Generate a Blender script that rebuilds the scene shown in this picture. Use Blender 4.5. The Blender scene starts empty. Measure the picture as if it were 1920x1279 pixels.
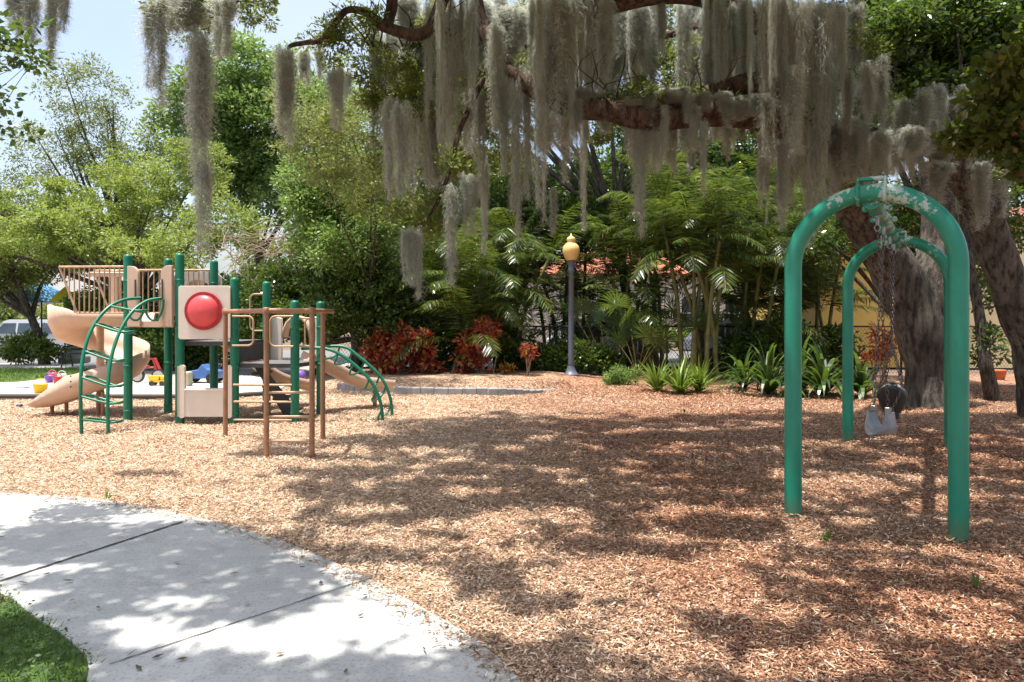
import bpy, math, random
import numpy as np
from mathutils import Vector, noise
# ------------------------------------------------------------------ camera, sky, sun
SC = bpy.context.scene
COL = SC.collection
F = 1320.0; HY = 593.0; EYE = 1.53          # focal length in px of a 1920 frame, horizon row, eye height
cam = bpy.data.cameras.new('camera'); camo = bpy.data.objects.new('camera', cam); COL.objects.link(camo)
camo.location = (0, 0, EYE); camo.rotation_euler = (math.radians(90), 0, 0)
cam.sensor_width = 36; cam.lens = 24.75; cam.shift_y = -46.5/1920; cam.clip_end = 900; cam.clip_start = .05
SC.camera = camo
SUN = Vector((0.20, 0.06, -1.0)).normalized()   # travel direction of the light
w = bpy.data.worlds.new('World'); SC.world = w; w.use_nodes = True
nt = w.node_tree; bg = nt.nodes['Background']
sky = nt.nodes.new('ShaderNodeTexSky'); sky.sky_type = 'NISHITA'; sky.sun_disc = False
sky.sun_elevation = math.asin(-SUN.z); sky.sun_rotation = math.atan2(-SUN.x, -SUN.y)
sky.air_density = 1.0; sky.dust_density = 4.0; sky.ozone_density = 1.0
wt = nt.nodes.new('ShaderNodeTexCoord'); wn = nt.nodes.new('ShaderNodeTexNoise'); wn.inputs['Scale'].default_value = 2.2; wn.inputs['Detail'].default_value = 6
nt.links.new(wt.outputs['Generated'], wn.inputs['Vector']); wr = nt.nodes.new('ShaderNodeMapRange'); wr.inputs[1].default_value = .35; wr.inputs[2].default_value = .75; wr.inputs[3].default_value = .04; wr.inputs[4].default_value = .55
nt.links.new(wn.outputs['Fac'], wr.inputs[0]); wm = nt.nodes.new('ShaderNodeMix'); wm.data_type = 'RGBA'; nt.links.new(wr.outputs[0], wm.inputs[0]); nt.links.new(sky.outputs[0], wm.inputs[6]); wm.inputs[7].default_value = (3.6, 3.9, 4.1, 1)   # thin high cloud
nt.links.new(wm.outputs[2], bg.inputs[0]); bg.inputs[1].default_value = 0.15
sl = bpy.data.lights.new('sun', 'SUN'); sl.energy = 4.2; sl.angle = math.radians(0.6); sl.color = (1, .955, .87)
so = bpy.data.objects.new('sun', sl); COL.objects.link(so)
so.rotation_euler = SUN.to_track_quat('-Z', 'Y').to_euler(); so.location = (0, 0, 30)
SC.view_settings.view_transform = 'Standard'; SC.view_settings.look = 'None'
SC.view_settings.exposure = 0.98; SC.view_settings.gamma = 1
try:
    SC.cycles.max_bounces = 8; SC.cycles.transparent_max_bounces = 8; SC.cycles.transmission_bounces = 4
    SC.cycles.diffuse_bounces = 4; SC.cycles.glossy_bounces = 2; SC.cycles.caustics_reflective = False; SC.cycles.caustics_refractive = False
except Exception: pass
R = np.random.default_rng(7); random.seed(7)

def at(px, py, d): return Vector(((px-960)/F*d, d, EYE-(py-HY)/F*d))
def gp(px, py):
    d = F*EYE/(py-HY); return Vector(((px-960)/F*d, d, 0))
# ------------------------------------------------------------------ materials
def nodes(name):
    m = bpy.data.materials.new(name); m.use_nodes = True
    t = m.node_tree; b = t.nodes['Principled BSDF']; return m, t, b
def N(t, typ, **k):
    n = t.nodes.new(typ)
    for a, v in k.items():
        if a in n.inputs.keys(): n.inputs[a].default_value = v
        else: setattr(n, a, v)
    return n
def ramp(t, fac, stops, interp='LINEAR'):
    r = t.nodes.new('ShaderNodeValToRGB'); r.color_ramp.interpolation = interp
    el = r.color_ramp.elements
    while len(el) < len(stops): el.new(0.5)
    for e, (p, c) in zip(el, stops):
        e.position = p; e.color = (*c, 1) if len(c) == 3 else c
    t.links.new(fac, r.inputs[0]); return r.outputs[0]
def coords(t, scale=(1, 1, 1), obj=True):
    tc = t.nodes.new('ShaderNodeTexCoord'); mp = t.nodes.new('ShaderNodeMapping'); mp.inputs['Scale'].default_value = scale
    t.links.new(tc.outputs['Object' if obj else 'Generated'], mp.inputs[0]); return mp.outputs[0]
def noi(t, vec, scale, detail=4, rough=.6):
    n = N(t, 'ShaderNodeTexNoise', Scale=scale, Detail=detail, Roughness=rough); t.links.new(vec, n.inputs['Vector']); return n.outputs['Fac']
def bump(t, b, h, strength=.3, dist=.02):
    bn = N(t, 'ShaderNodeBump', Strength=strength, Distance=dist); t.links.new(h, bn.inputs['Height']); t.links.new(bn.outputs[0], b.inputs['Normal'])
def mix(t, fac, a, b_):
    m = t.nodes.new('ShaderNodeMix'); m.data_type = 'RGBA'
    if isinstance(fac, (int, float)): m.inputs[0].default_value = fac
    else: t.links.new(fac, m.inputs[0])
    for s, v in ((6, a), (7, b_)):
        if isinstance(v, tuple): m.inputs[s].default_value = (*v, 1)
        else: t.links.new(v, m.inputs[s])
    return m.outputs[2]
def paint(name, c, rough=.45, var=.25, scale=6, metal=0, wear=None, bmp=.05, spec=.5):
    m, t, b = nodes(name); v = coords(t)
    n = noi(t, v, scale, 5, .65)
    col = ramp(t, n, [(.3, tuple(x*(1-var) for x in c)), (.7, tuple(min(1, x*(1+var)) for x in c))])
    if wear:
        wc, thr, sc = wear
        n2 = noi(t, v, sc, 6, .7); msk = ramp(t, n2, [(thr, (0, 0, 0)), (thr+.025, (1, 1, 1))])
        col = mix(t, msk, col, wc)
    t.links.new(col, b.inputs['Base Color']); b.inputs['Roughness'].default_value = rough; b.inputs['Metallic'].default_value = metal
    b.inputs['Specular IOR Level'].default_value = spec
    if bmp: bump(t, b, noi(t, v, scale*12, 3), bmp, .004)
    return m
def leafmat(name, stops, rough=.5, trans=.35, tcol=None):
    m, t, b = nodes(name)
    g = t.nodes.new('ShaderNodeNewGeometry')
    col = ramp(t, g.outputs['Random Per Island'], stops)
    t.links.new(col, b.inputs['Base Color']); b.inputs['Roughness'].default_value = rough; b.inputs['Specular IOR Level'].default_value = .5
    tr = t.nodes.new('ShaderNodeBsdfTranslucent'); ms = t.nodes.new('ShaderNodeMixShader'); ms.inputs[0].default_value = trans
    br = mix(t, .6, col, tcol or (.25, .38, .04))
    t.links.new(br, tr.inputs[0]); t.links.new(b.outputs[0], ms.inputs[1]); t.links.new(tr.outputs[0], ms.inputs[2])
    t.links.new(ms.outputs[0], t.nodes['Material Output'].inputs[0]); return m
def bark(name, c1, c2, s=1.0):
    m, t, b = nodes(name); v = coords(t, (s, s, s*.22)); v3 = coords(t, (s, s, s*.6))
    a = noi(t, v, 14, 8, .62); c = noi(t, v3, 30, 5, .7); big = noi(t, v3, 2.2, 4, .6)
    h = ramp(t, a, [(.36, (0, 0, 0)), (.5, (.75, .75, .75)), (.62, (1, 1, 1))])
    base = ramp(t, big, [(.35, c1), (.65, c2)]); fine = ramp(t, c, [(.35, (.6, .6, .6)), (.65, (1.0, 1.0, 1.0))])
    mm = t.nodes.new('ShaderNodeMix'); mm.data_type = 'RGBA'; mm.blend_type = 'MULTIPLY'; mm.inputs[0].default_value = .8
    t.links.new(base, mm.inputs[6]); t.links.new(fine, mm.inputs[7])
    t.links.new(mix(t, h, tuple(x*.4 for x in c1), mm.outputs[2]), b.inputs['Base Color']); b.inputs['Roughness'].default_value = .95; b.inputs['Specular IOR Level'].default_value = .2
    ad = t.nodes.new('ShaderNodeMath'); ad.operation = 'MULTIPLY_ADD'; ad.inputs[1].default_value = .35; t.links.new(c, ad.inputs[0]); t.links.new(h, ad.inputs[2])
    bump(t, b, ad.outputs[0], .9, .03); return m
M = {}
M['green'] = paint('green_paint', (.004, .155, .085), .38, .2, 3, wear=((.25, .38, .3), .72, 22))
M['green_swing'] = None
def swing_paint():
    m, t, b = nodes('weathered_green_paint'); v = coords(t)
    n = noi(t, v, 2.2, 5); col = ramp(t, n, [(.3, (.006, .20, .125)), (.7, (.02, .26, .165))])
    g = t.nodes.new('ShaderNodeNewGeometry'); sx = t.nodes.new('ShaderNodeSeparateXYZ'); t.links.new(coords(t), sx.inputs[0])
    # flaked primer where rain sits: on the bend of the arches, above 1.9 m
    hz = N(t, 'ShaderNodeMapRange'); hz.inputs[1].default_value = 1.6; hz.inputs[2].default_value = 2.45; t.links.new(sx.outputs[2], hz.inputs[0])
    fl = noi(t, v, 26, 7, .75); pt = noi(t, v, 4.5, 3, .6)
    a = t.nodes.new('ShaderNodeMath'); a.operation = 'MULTIPLY'; t.links.new(fl, a.inputs[0]); t.links.new(pt, a.inputs[1])
    c = t.nodes.new('ShaderNodeMath'); c.operation = 'MULTIPLY'; t.links.new(a.outputs[0], c.inputs[0]); t.links.new(hz.outputs[0], c.inputs[1])
    msk = ramp(t, c.outputs[0], [(.24, (0, 0, 0)), (.255, (1, 1, 1))])
    col = mix(t, msk, col, (.42, .5, .45))
    dz = N(t, 'ShaderNodeMapRange'); dz.inputs[1].default_value = .22; dz.inputs[2].default_value = .0; t.links.new(sx.outputs[2], dz.inputs[0])
    dm = t.nodes.new('ShaderNodeMath'); dm.operation = 'MULTIPLY'; t.links.new(dz.outputs[0], dm.inputs[0]); t.links.new(noi(t, v, 14, 5, .7), dm.inputs[1])
    col = mix(t, dm.outputs[0], col, (.16, .09, .05))
    sc_ = noi(t, coords(t, (1, 1, .12)), 30, 4, .6); col = mix(t, ramp(t, sc_, [(.55, (0, 0, 0)), (.75, (.35, .35, .35))]), col, (.07, .30, .22))
    t.links.new(col, b.inputs['Base Color']); b.inputs['Roughness'].default_value = .32
    bump(t, b, fl, .06, .004); return m
M['green_swing'] = swing_paint()
M['tan'] = paint('tan_plastic', (.56, .395, .295), .5, .12, 2.5)
M['cream'] = paint('cream_plastic', (.74, .66, .58), .5, .06, 3)
M['tan_pipe'] = paint('tan_pipe', (.48, .32, .20), .5, .2, 8)
M['brown_pipe'] = paint('brown_pipe', (.33, .165, .085), .5, .25, 8, wear=((.25, .08, .03), .66, 14))
M['deck'] = paint('deck_rubber', (.045, .042, .045), .6, .25, 8)
M['deck_top'] = paint('deck_top', (.13, .125, .13), .6, .25, 8)
M['red'] = paint('red_acrylic', (.68, .075, .085), .42, .12, 4)
M['red_rim'] = paint('red_rim', (.40, .015, .025), .4, .1, 3)
M['metal'] = paint('galvanised_metal', (.28, .28, .27), .38, .3, 20, .9)
M['chain'] = paint('chain_metal', (.16, .13, .12), .35, .4, 40, .9)
M['dark_metal'] = paint('dark_metal', (.02, .022, .024), .5, .3, 10)
M['lamp_post'] = paint('grey_blue_paint', (.11, .125, .17), .45, .15, 8)
M['globe'] = None
def globe():
    m, t, b = nodes('amber_globe'); b.inputs['Base Color'].default_value = (.78, .53, .19, 1); b.inputs['Roughness'].default_value = .3
    b.inputs['Subsurface Weight'].default_value = .3; b.inputs['Subsurface Radius'].default_value = (.1, .06, .02); return m
M['globe'] = globe()
M['black_rubber'] = paint('black_rubber', (.02, .02, .022), .5, .2, 12)
M['seat'] = paint('worn_belt_rubber', (.30, .30, .32), .35, .35, 6)
M['seat_in'] = paint('brown_belt_underside', (.30, .14, .07), .6, .35, 6)
M['oak_bark'] = bark('oak_bark', (.115, .10, .085), (.225, .195, .165), 1.0)
M['oak_limb'] = bark('red_oak_bark', (.10, .065, .05), (.20, .125, .095), 1.2)
M['bark'] = bark('grey_bark', (.10, .085, .07), (.20, .17, .14), 2)
M['cane'] = paint('palm_cane', (.16, .155, .05), .5, .5, 5, bmp=.1)
M['dry'] = paint('dry_twigs', (.34, .25, .20), .9, .3, 6)
M['moss'] = leafmat('spanish_moss', [(0, (.26, .27, .235)), (.5, (.54, .545, .49)), (1, (.80, .80, .75))], .95, .45, (.64, .65, .54))
M['leaf_oak'] = leafmat('oak_leaves', [(0, (.045, .07, .014)), (.5, (.10, .14, .028)), (.9, (.19, .22, .045)), (1, (.30, .22, .07))], .42, .45, (.35, .42, .07))
M['leaf_yellow'] = leafmat('yellow_green_leaves', [(0, (.10, .15, .03)), (.5, (.20, .27, .055)), (1, (.33, .38, .11))], .5, .45, (.4, .5, .08))
M['leaf_olive'] = leafmat('olive_leaves', [(0, (.10, .13, .04)), (.5, (.19, .23, .07)), (1, (.30, .33, .11))], .5, .4, (.33, .38, .1))
M['leaf_bright'] = leafmat('bright_green_leaves', [(0, (.06, .12, .025)), (.5, (.14, .23, .055)), (1, (.28, .37, .12))], .42, .42, (.34, .5, .1))
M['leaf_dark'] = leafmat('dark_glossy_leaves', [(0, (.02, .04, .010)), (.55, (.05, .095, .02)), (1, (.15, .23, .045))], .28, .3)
M['leaf_sea'] = leafmat('broad_olive_leaves', [(0, (.05, .06, .015)), (.6, (.10, .12, .03)), (.93, (.16, .17, .04)), (1, (.32, .09, .03))], .4, .4)
M['palm'] = leafmat('palm_leaflets', [(0, (.010, .025, .006)), (.5, (.03, .065, .012)), (.85, (.10, .15, .028)), (1, (.28, .21, .05))], .32, .36, (.24, .33, .04))
M['fan'] = leafmat('fan_palm_leaf', [(0, (.03, .06, .02)), (1, (.09, .15, .05))], .35, .35)
M['croton'] = leafmat('red_croton_leaves', [(0, (.10, .015, .02)), (.35, (.34, .045, .04)), (.62, (.52, .12, .07)), (.8, (.58, .28, .08)), (1, (.22, .30, .06))], .35, .35, (.5, .08, .02))
M['croton_y'] = leafmat('orange_croton_leaves', [(0, (.24, .04, .02)), (.4, (.50, .18, .04)), (.8, (.60, .42, .10)), (1, (.28, .32, .06))], .35, .35, (.5, .2, .03))
M['brom'] = leafmat('bromeliad_leaves', [(0, (.09, .15, .02)), (1, (.22, .30, .05))], .4, .35)
M['strap'] = leafmat('glossy_strap_leaves', [(0, (.015, .04, .012)), (.8, (.04, .085, .022)), (1, (.16, .25, .05))], .3, .3)
M['shrub'] = leafmat('garden_shrub_leaves', [(0, (.06, .10, .02)), (.8, (.14, .22, .05)), (1, (.30, .13, .06))], .45, .35)
M['grass'] = leafmat('grass_blades', [(0, (.02, .05, .01)), (.7, (.06, .13, .02)), (1, (.16, .22, .05))], .5, .4)
M['litter'] = leafmat('dead_leaves', [(0, (.05, .035, .02)), (.6, (.13, .09, .05)), (1, (.28, .20, .12))], .7, .1)
def simple(name, c, rough=.6, var=.12, scale=3): return paint(name, c, rough, var, scale, bmp=.03)

def mulch_mat():
    m, t, b = nodes('wood_mulch'); v = coords(t)
    vd = t.nodes.new('ShaderNodeVectorMath'); vd.operation = 'MULTIPLY_ADD'; vd.inputs[1].default_value = (.12, .12, .12)
    cn = N(t, 'ShaderNodeTexNoise', Scale=9, Detail=3); t.links.new(v, cn.inputs['Vector']); t.links.new(cn.outputs['Color'], vd.inputs[0]); t.links.new(v, vd.inputs[2])
    vo = N(t, 'ShaderNodeTexVoronoi', Scale=34); t.links.new(vd.outputs[0], vo.inputs['Vector'])
    sp = t.nodes.new('ShaderNodeSeparateColor'); t.links.new(vo.outputs['Color'], sp.inputs[0])
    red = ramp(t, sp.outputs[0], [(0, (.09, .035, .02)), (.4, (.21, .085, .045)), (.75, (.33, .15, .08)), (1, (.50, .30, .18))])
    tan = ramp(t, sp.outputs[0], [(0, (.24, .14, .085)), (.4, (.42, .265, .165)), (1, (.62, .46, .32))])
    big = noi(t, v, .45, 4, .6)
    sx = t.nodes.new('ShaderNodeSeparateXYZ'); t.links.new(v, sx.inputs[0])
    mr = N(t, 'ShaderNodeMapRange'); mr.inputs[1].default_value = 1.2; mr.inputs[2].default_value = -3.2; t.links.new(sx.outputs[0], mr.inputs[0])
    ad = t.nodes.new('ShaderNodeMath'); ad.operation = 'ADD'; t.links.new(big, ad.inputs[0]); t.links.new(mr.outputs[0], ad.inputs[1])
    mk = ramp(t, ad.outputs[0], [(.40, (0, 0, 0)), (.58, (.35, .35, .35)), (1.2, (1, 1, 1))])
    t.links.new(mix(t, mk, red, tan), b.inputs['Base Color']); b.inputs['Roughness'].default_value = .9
    bump(t, b, sp.outputs[1], .8, .02); return m
M['mulch'] = mulch_mat()
def chip_mat():
    m, t, b = nodes('mulch_chips'); g = t.nodes.new('ShaderNodeNewGeometry'); r = g.outputs['Random Per Island']
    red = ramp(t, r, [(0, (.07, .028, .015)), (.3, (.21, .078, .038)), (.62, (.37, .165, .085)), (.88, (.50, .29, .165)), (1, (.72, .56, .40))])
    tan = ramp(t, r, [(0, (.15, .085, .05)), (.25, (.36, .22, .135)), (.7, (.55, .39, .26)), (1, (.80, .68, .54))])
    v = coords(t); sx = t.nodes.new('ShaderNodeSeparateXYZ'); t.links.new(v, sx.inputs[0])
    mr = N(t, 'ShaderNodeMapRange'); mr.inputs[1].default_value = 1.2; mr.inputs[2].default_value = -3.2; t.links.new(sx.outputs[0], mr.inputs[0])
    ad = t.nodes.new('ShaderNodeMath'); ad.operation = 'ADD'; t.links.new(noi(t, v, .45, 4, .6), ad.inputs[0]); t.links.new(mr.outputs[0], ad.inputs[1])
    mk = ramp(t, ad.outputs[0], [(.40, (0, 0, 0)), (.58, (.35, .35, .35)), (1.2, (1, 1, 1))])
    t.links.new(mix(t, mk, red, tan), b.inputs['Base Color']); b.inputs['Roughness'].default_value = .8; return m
M['chips'] = chip_mat()
def concrete_mat():
    m, t, b = nodes('weathered_concrete'); v = coords(t)
    a = noi(t, v, 1.2, 6, .65); c = noi(t, v, 60, 4, .7); s = noi(t, v, 7, 6, .75)
    col = ramp(t, a, [(.25, (.36, .36, .355)), (.75, (.54, .54, .53))])
    sp = ramp(t, c, [(.36, (.62, .6, .58)), (.48, (1, 1, 1))])
    mm = t.nodes.new('ShaderNodeMix'); mm.data_type = 'RGBA'; mm.blend_type = 'MULTIPLY'; mm.inputs[0].default_value = .8
    t.links.new(col, mm.inputs[6]); t.links.new(sp, mm.inputs[7])
    st = ramp(t, s, [(.52, (1, 1, 1)), (.68, (.60, .58, .54))])
    m2 = t.nodes.new('ShaderNodeMix'); m2.data_type = 'RGBA'; m2.blend_type = 'MULTIPLY'; m2.inputs[0].default_value = .5
    t.links.new(mm.outputs[2], m2.inputs[6]); t.links.new(st, m2.inputs[7])
    t.links.new(m2.outputs[2], b.inputs['Base Color']); b.inputs['Roughness'].default_value = .85
    bump(t, b, c, .25, .004); return m
M['concrete'] = concrete_mat()
M['joint'] = simple('joint_filler', (.06, .05, .045), .9)
M['sand'] = simple('white_sand', (.50, .46, .41), .95, .32, 2.2)
M['soil'] = simple('leafy_soil', (.16, .11, .08), .95, .4, 4)
M['turf'] = simple('turf', (.06, .11, .02), .95, .3, 8)
M['asphalt'] = simple('grey_asphalt', (.17, .165, .16), .9, .2, 3)  # plain light grey, the asphalt's own colour
M['paving'] = simple('grey_paving', (.36, .34, .33), .9, .15, 2)
# ------------------------------------------------------------------ mesh helpers
def props(o, label=None, cat=None, group=None, kind=None):
    if label: o['label'] = label
    if cat: o['category'] = cat
    if group: o['group'] = group
    if kind: o['kind'] = kind
    return o
def thing(name, label, cat, loc=(0, 0, 0), group=None):
    o = bpy.data.objects.new(name, None); COL.objects.link(o); o.location = loc; o.empty_display_size = .1
    return props(o, label, cat, group)
def origin(o):
    v = Vector(o.location)
    while o.parent: o = o.parent; v += Vector(o.location)
    return v
class MB:
    def __init__(s): s.v = []; s.f = []; s.s = []
    def add(s, vs, fs, smooth=False):
        n = len(s.v); s.v += [tuple(p) for p in vs]; s.f += [tuple(i+n for i in f) for f in fs]; s.s += [smooth]*len(fs); return s
    def box(s, c, d, rz=0, bev=0):
        cx, cy, cz = c; hx, hy, hz = d[0]/2, d[1]/2, d[2]/2; C_, S_ = math.cos(rz), math.sin(rz)
        if bev:
            b = bev; rings = []
            for z, q in ((-hz, b), (-hz+b, 0), (hz-b, 0), (hz, b)):
                X, Y = hx-q, hy-q; rings.append([(x, y, z) for x, y in ((-X+b, -Y), (X-b, -Y), (X, -Y+b), (X, Y-b), (X-b, Y), (-X+b, Y), (-X, Y-b), (-X, -Y+b))])
            vs = [p for r in rings for p in r]; fs = []
            for k in range(3):
                for i in range(8): j = (i+1) % 8; fs.append((k*8+i, k*8+j, k*8+8+j, k*8+8+i))
            fs += [tuple(range(7, -1, -1)), tuple(range(24, 32))]
        else:
            vs = [(x, y, z) for z in (-hz, hz) for x, y in ((-hx, -hy), (hx, -hy), (hx, hy), (-hx, hy))]
            fs = [(3, 2, 1, 0), (4, 5, 6, 7), (0, 1, 5, 4), (1, 2, 6, 5), (2, 3, 7, 6), (3, 0, 4, 7)]
        return s.add([(cx+x*C_-y*S_, cy+x*S_+y*C_, cz+z) for x, y, z in vs], fs)
    def tube(s, pts, r, n=10, cap=True, closed=False, lump=0, seed=0):
        P = [Vector(p) for p in pts]; m = len(P)
        rr = r if isinstance(r, (list, tuple)) else [r]*m
        T = []
        for i in range(m):
            a = P[(i-1) % m] if closed or i > 0 else P[i]; b = P[(i+1) % m] if closed or i < m-1 else P[i]
            T.append((b-a).normalized())
        u = T[0].orthogonal().normalized(); vs = []
        for i in range(m):
            u = (u - T[i]*u.dot(T[i])); u = u.normalized() if u.length > 1e-6 else T[i].orthogonal().normalized()
            w_ = T[i].cross(u)
            for k in range(n):
                a = 2*math.pi*k/n; q = rr[i]
                dd = u*math.cos(a)+w_*math.sin(a)
                if lump: q *= 1+lump*(noise.noise((P[i]*1.3+dd*1.2+Vector((seed, 0, 0))))*1.4+.5*noise.noise(P[i]*4+dd*3))
                vs.append(P[i]+dd*q)
        fs = []
        for i in range(m if closed else m-1):
            i2 = (i+1) % m
            for k in range(n):
                j = (k+1) % n; fs.append((i*n+k, i*n+j, i2*n+j, i2*n+k))
        s.add(vs, fs, True)
        if cap and not closed:
            s.add([vs[k] for k in range(n)], [tuple(range(n-1, -1, -1))]); s.add([vs[(m-1)*n+k] for k in range(n)], [tuple(range(n))])
        return s
    def lathe(s, c, prof, n=20, smooth=True):
        vs = [(c[0]+r*math.cos(2*math.pi*k/n), c[1]+r*math.sin(2*math.pi*k/n), c[2]+z) for r, z in prof for k in range(n)]
        fs = [(i*n+k, i*n+(k+1) % n, (i+1)*n+(k+1) % n, (i+1)*n+k) for i in range(len(prof)-1) for k in range(n)]
        return s.add(vs, fs, smooth)
    def sweep(s, pts, sides, ups, profs, closed_prof=True, smooth=True):
        m = len(pts); vs = []; k = len(profs[0])
        for p, a, u, pr in zip(pts, sides, ups, profs):
            for (x, y) in pr: vs.append(Vector(p)+Vector(a)*x+Vector(u)*y)
        fs = [(i*k+j, i*k+(j+1) % k, (i+1)*k+(j+1) % k, (i+1)*k+j) for i in range(m-1) for j in range(k if closed_prof else k-1)]
        s.add(vs, fs, smooth)
        if closed_prof: s.add(vs[:k], [tuple(range(k-1, -1, -1))]); s.add(vs[-k:], [tuple(range(k))])
        return s
    def panel(s, o, ux, uz, poly, th, holes=()):
        """flat sheet with outline poly in (ux,uz) plane, thickness th along the normal; holes bridged as grids are done by callers"""
        ux = Vector(ux).normalized(); uz = Vector(uz).normalized(); nn = ux.cross(uz)
        n = len(poly); o = Vector(o)
        vs = [o+ux*x+uz*z-nn*th/2 for x, z in poly]+[o+ux*x+uz*z+nn*th/2 for x, z in poly]
        fs = [tuple(range(n-1, -1, -1)), tuple(range(n, 2*n))]+[(i, (i+1) % n, n+(i+1) % n, n+i) for i in range(n)]
        return s.add(vs, fs)
    def frame(s, o, ux, uz, outer, inner, th):
        """sheet with one hole; outer and inner loops have equal counts"""
        ux = Vector(ux).normalized(); uz = Vector(uz).normalized(); nn = ux.cross(uz); n = len(outer); o = Vector(o); vs = []
        for sgn in (-1, 1):
            for L in (outer, inner): vs += [o+ux*x+uz*z+nn*th/2*sgn for x, z in L]
        fs = []
        for i in range(n):
            j = (i+1) % n
            fs += [(i, n+i, n+j, j), (2*n+i, 2*n+j, 3*n+j, 3*n+i), (i, j, 2*n+j, 2*n+i), (n+i, 3*n+i, 3*n+j, n+j)]
        return s.add(vs, fs)
    def build(s, name, mat, parent=None, loc=None, bevel=0):
        me = bpy.data.meshes.new(name)
        off = origin(parent) if parent is not None else Vector(loc if loc is not None else (0, 0, 0))
        a = np.array(s.v, dtype=np.float64)-np.array(off)
        me.from_pydata(a.tolist(), [], s.f); me.polygons.foreach_set('use_smooth', s.s)
        me.materials.append(mat); me.update()
        o = bpy.data.objects.new(name, me); COL.objects.link(o)
        if parent is not None: o.parent = parent
        else: o.location = off
        if bevel:
            bv = o.modifiers.new('bevel', 'BEVEL'); bv.width = bevel; bv.segments = 2; bv.limit_method = 'ANGLE'; bv.angle_limit = math.radians(50)
        return o
def npmesh(name, V, mat, parent=None, loc=None, k=4):
    """V: (n*k,3) array of separate k-gons"""
    off = origin(parent) if parent is not None else Vector(loc if loc is not None else (0, 0, 0))
    V = (V-np.array(off)).astype(np.float32); n = len(V)//k
    me = bpy.data.meshes.new(name); me.vertices.add(len(V)); me.vertices.foreach_set('co', V.ravel())
    me.loops.add(n*k); me.loops.foreach_set('vertex_index', np.arange(n*k, dtype=np.int32))
    me.polygons.add(n); me.polygons.foreach_set('loop_start', np.arange(0, n*k, k, dtype=np.int32))
    me.polygons.foreach_set('loop_total', np.full(n, k, dtype=np.int32)); me.materials.append(mat); me.update(calc_edges=True)
    o = bpy.data.objects.new(name, me); COL.objects.link(o)
    if parent is not None: o.parent = parent
    else: o.location = off
    return o
def unit(a): return a/np.maximum(np.linalg.norm(a, axis=-1, keepdims=True), 1e-9)
def leaves(P, D, length, width, rng=R, updn=.6, wpos=.45):
    """kite leaves at P pointing along D; their flat side leans up by updn"""
    n = len(P); D = unit(D); Nn = unit(rng.normal(size=(n, 3))+np.array([0, 0, updn*2.2]))
    S = unit(np.cross(D, Nn)); L = np.asarray(length).reshape(-1, 1)*np.ones((n, 1)); W = np.asarray(width).reshape(-1, 1)*np.ones((n, 1))
    V = np.empty((n, 4, 3)); V[:, 0] = P; V[:, 1] = P+D*L*wpos+S*W/2; V[:, 2] = P+D*L; V[:, 3] = P+D*L*wpos-S*W/2
    return V.reshape(-1, 3)
def ell_points(ells, n, rng=R, shell=.55):
    vol = np.array([e[1][0]*e[1][1]*e[1][2] for e in ells])**.7; out = []
    idx = rng.choice(len(ells), n, p=vol/vol.sum())
    c = np.array([tuple(e[0]) for e in ells])[idx]; r = np.array([tuple(e[1]) for e in ells])[idx]
    d = unit(rng.normal(size=(n, 3))); q = shell+(1-shell)*rng.random((n, 1)) ; q = np.where(rng.random((n, 1)) < .2, rng.random((n, 1)), q)
    return c+d*q*r, d
def crown_mesh(ells, nclump, per, cr, ll, lw, rng=R, flat=.6, updn=.5, droop=0.0):
    C, d = ell_points(ells, nclump, rng)
    k = nclump*per; ci = np.repeat(np.arange(nclump), per); rad = cr*(.6+.8*rng.random(nclump))[ci][:, None]
    g = unit(rng.normal(size=(k, 3)))*(rng.random((k, 1))**.45)*rad*np.array([1, 1, flat])
    P = C[ci]+g; D = unit(g)+.5*rng.normal(size=(k, 3))-np.array([0, 0, droop])
    s = .7+.6*rng.random(k)
    return leaves(P, D, ll*s, lw*s, rng, updn), C
def smooth(pts, k=6):
    P = [Vector(p) for p in pts]; out = []
    Q = [2*P[0]-P[1]]+P+[2*P[-1]-P[-2]]
    for i in range(1, len(Q)-2):
        a, b, c, d = Q[i-1], Q[i], Q[i+1], Q[i+2]
        for j in range(k):
            t = j/k; out.append(.5*((2*b)+(c-a)*t+(2*a-5*b+4*c-d)*t*t+(3*b-a-3*c+d)*t**3))
    out.append(P[-1]); return out
def lerpr(rs, m):
    x = np.linspace(0, len(rs)-1, m); return list(np.interp(x, range(len(rs)), rs))
def inpoly(x, y, poly):
    r = np.zeros(len(x), bool); n = len(poly)
    for i in range(n):
        x1, y1 = poly[i]; x2, y2 = poly[(i+1) % n]
        if y1 == y2: continue
        c = ((y1 > y) != (y2 > y)) & (x < (x2-x1)*(y-y1)/(y2-y1)+x1); r ^= c
    return r
def slab(name, poly, z, mat, th=0, kind='structure'):
    m = MB(); n = len(poly)
    if th: m.add([(x, y, z-th) for x, y in poly]+[(x, y, z) for x, y in poly], [tuple(range(n, 2*n))]+[(i, (i+1) % n, n+(i+1) % n, n+i) for i in range(n)])
    else: m.add([(x, y, z) for x, y in poly], [tuple(range(n))])
    o = m.build(name, mat); o['kind'] = kind; return o
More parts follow.
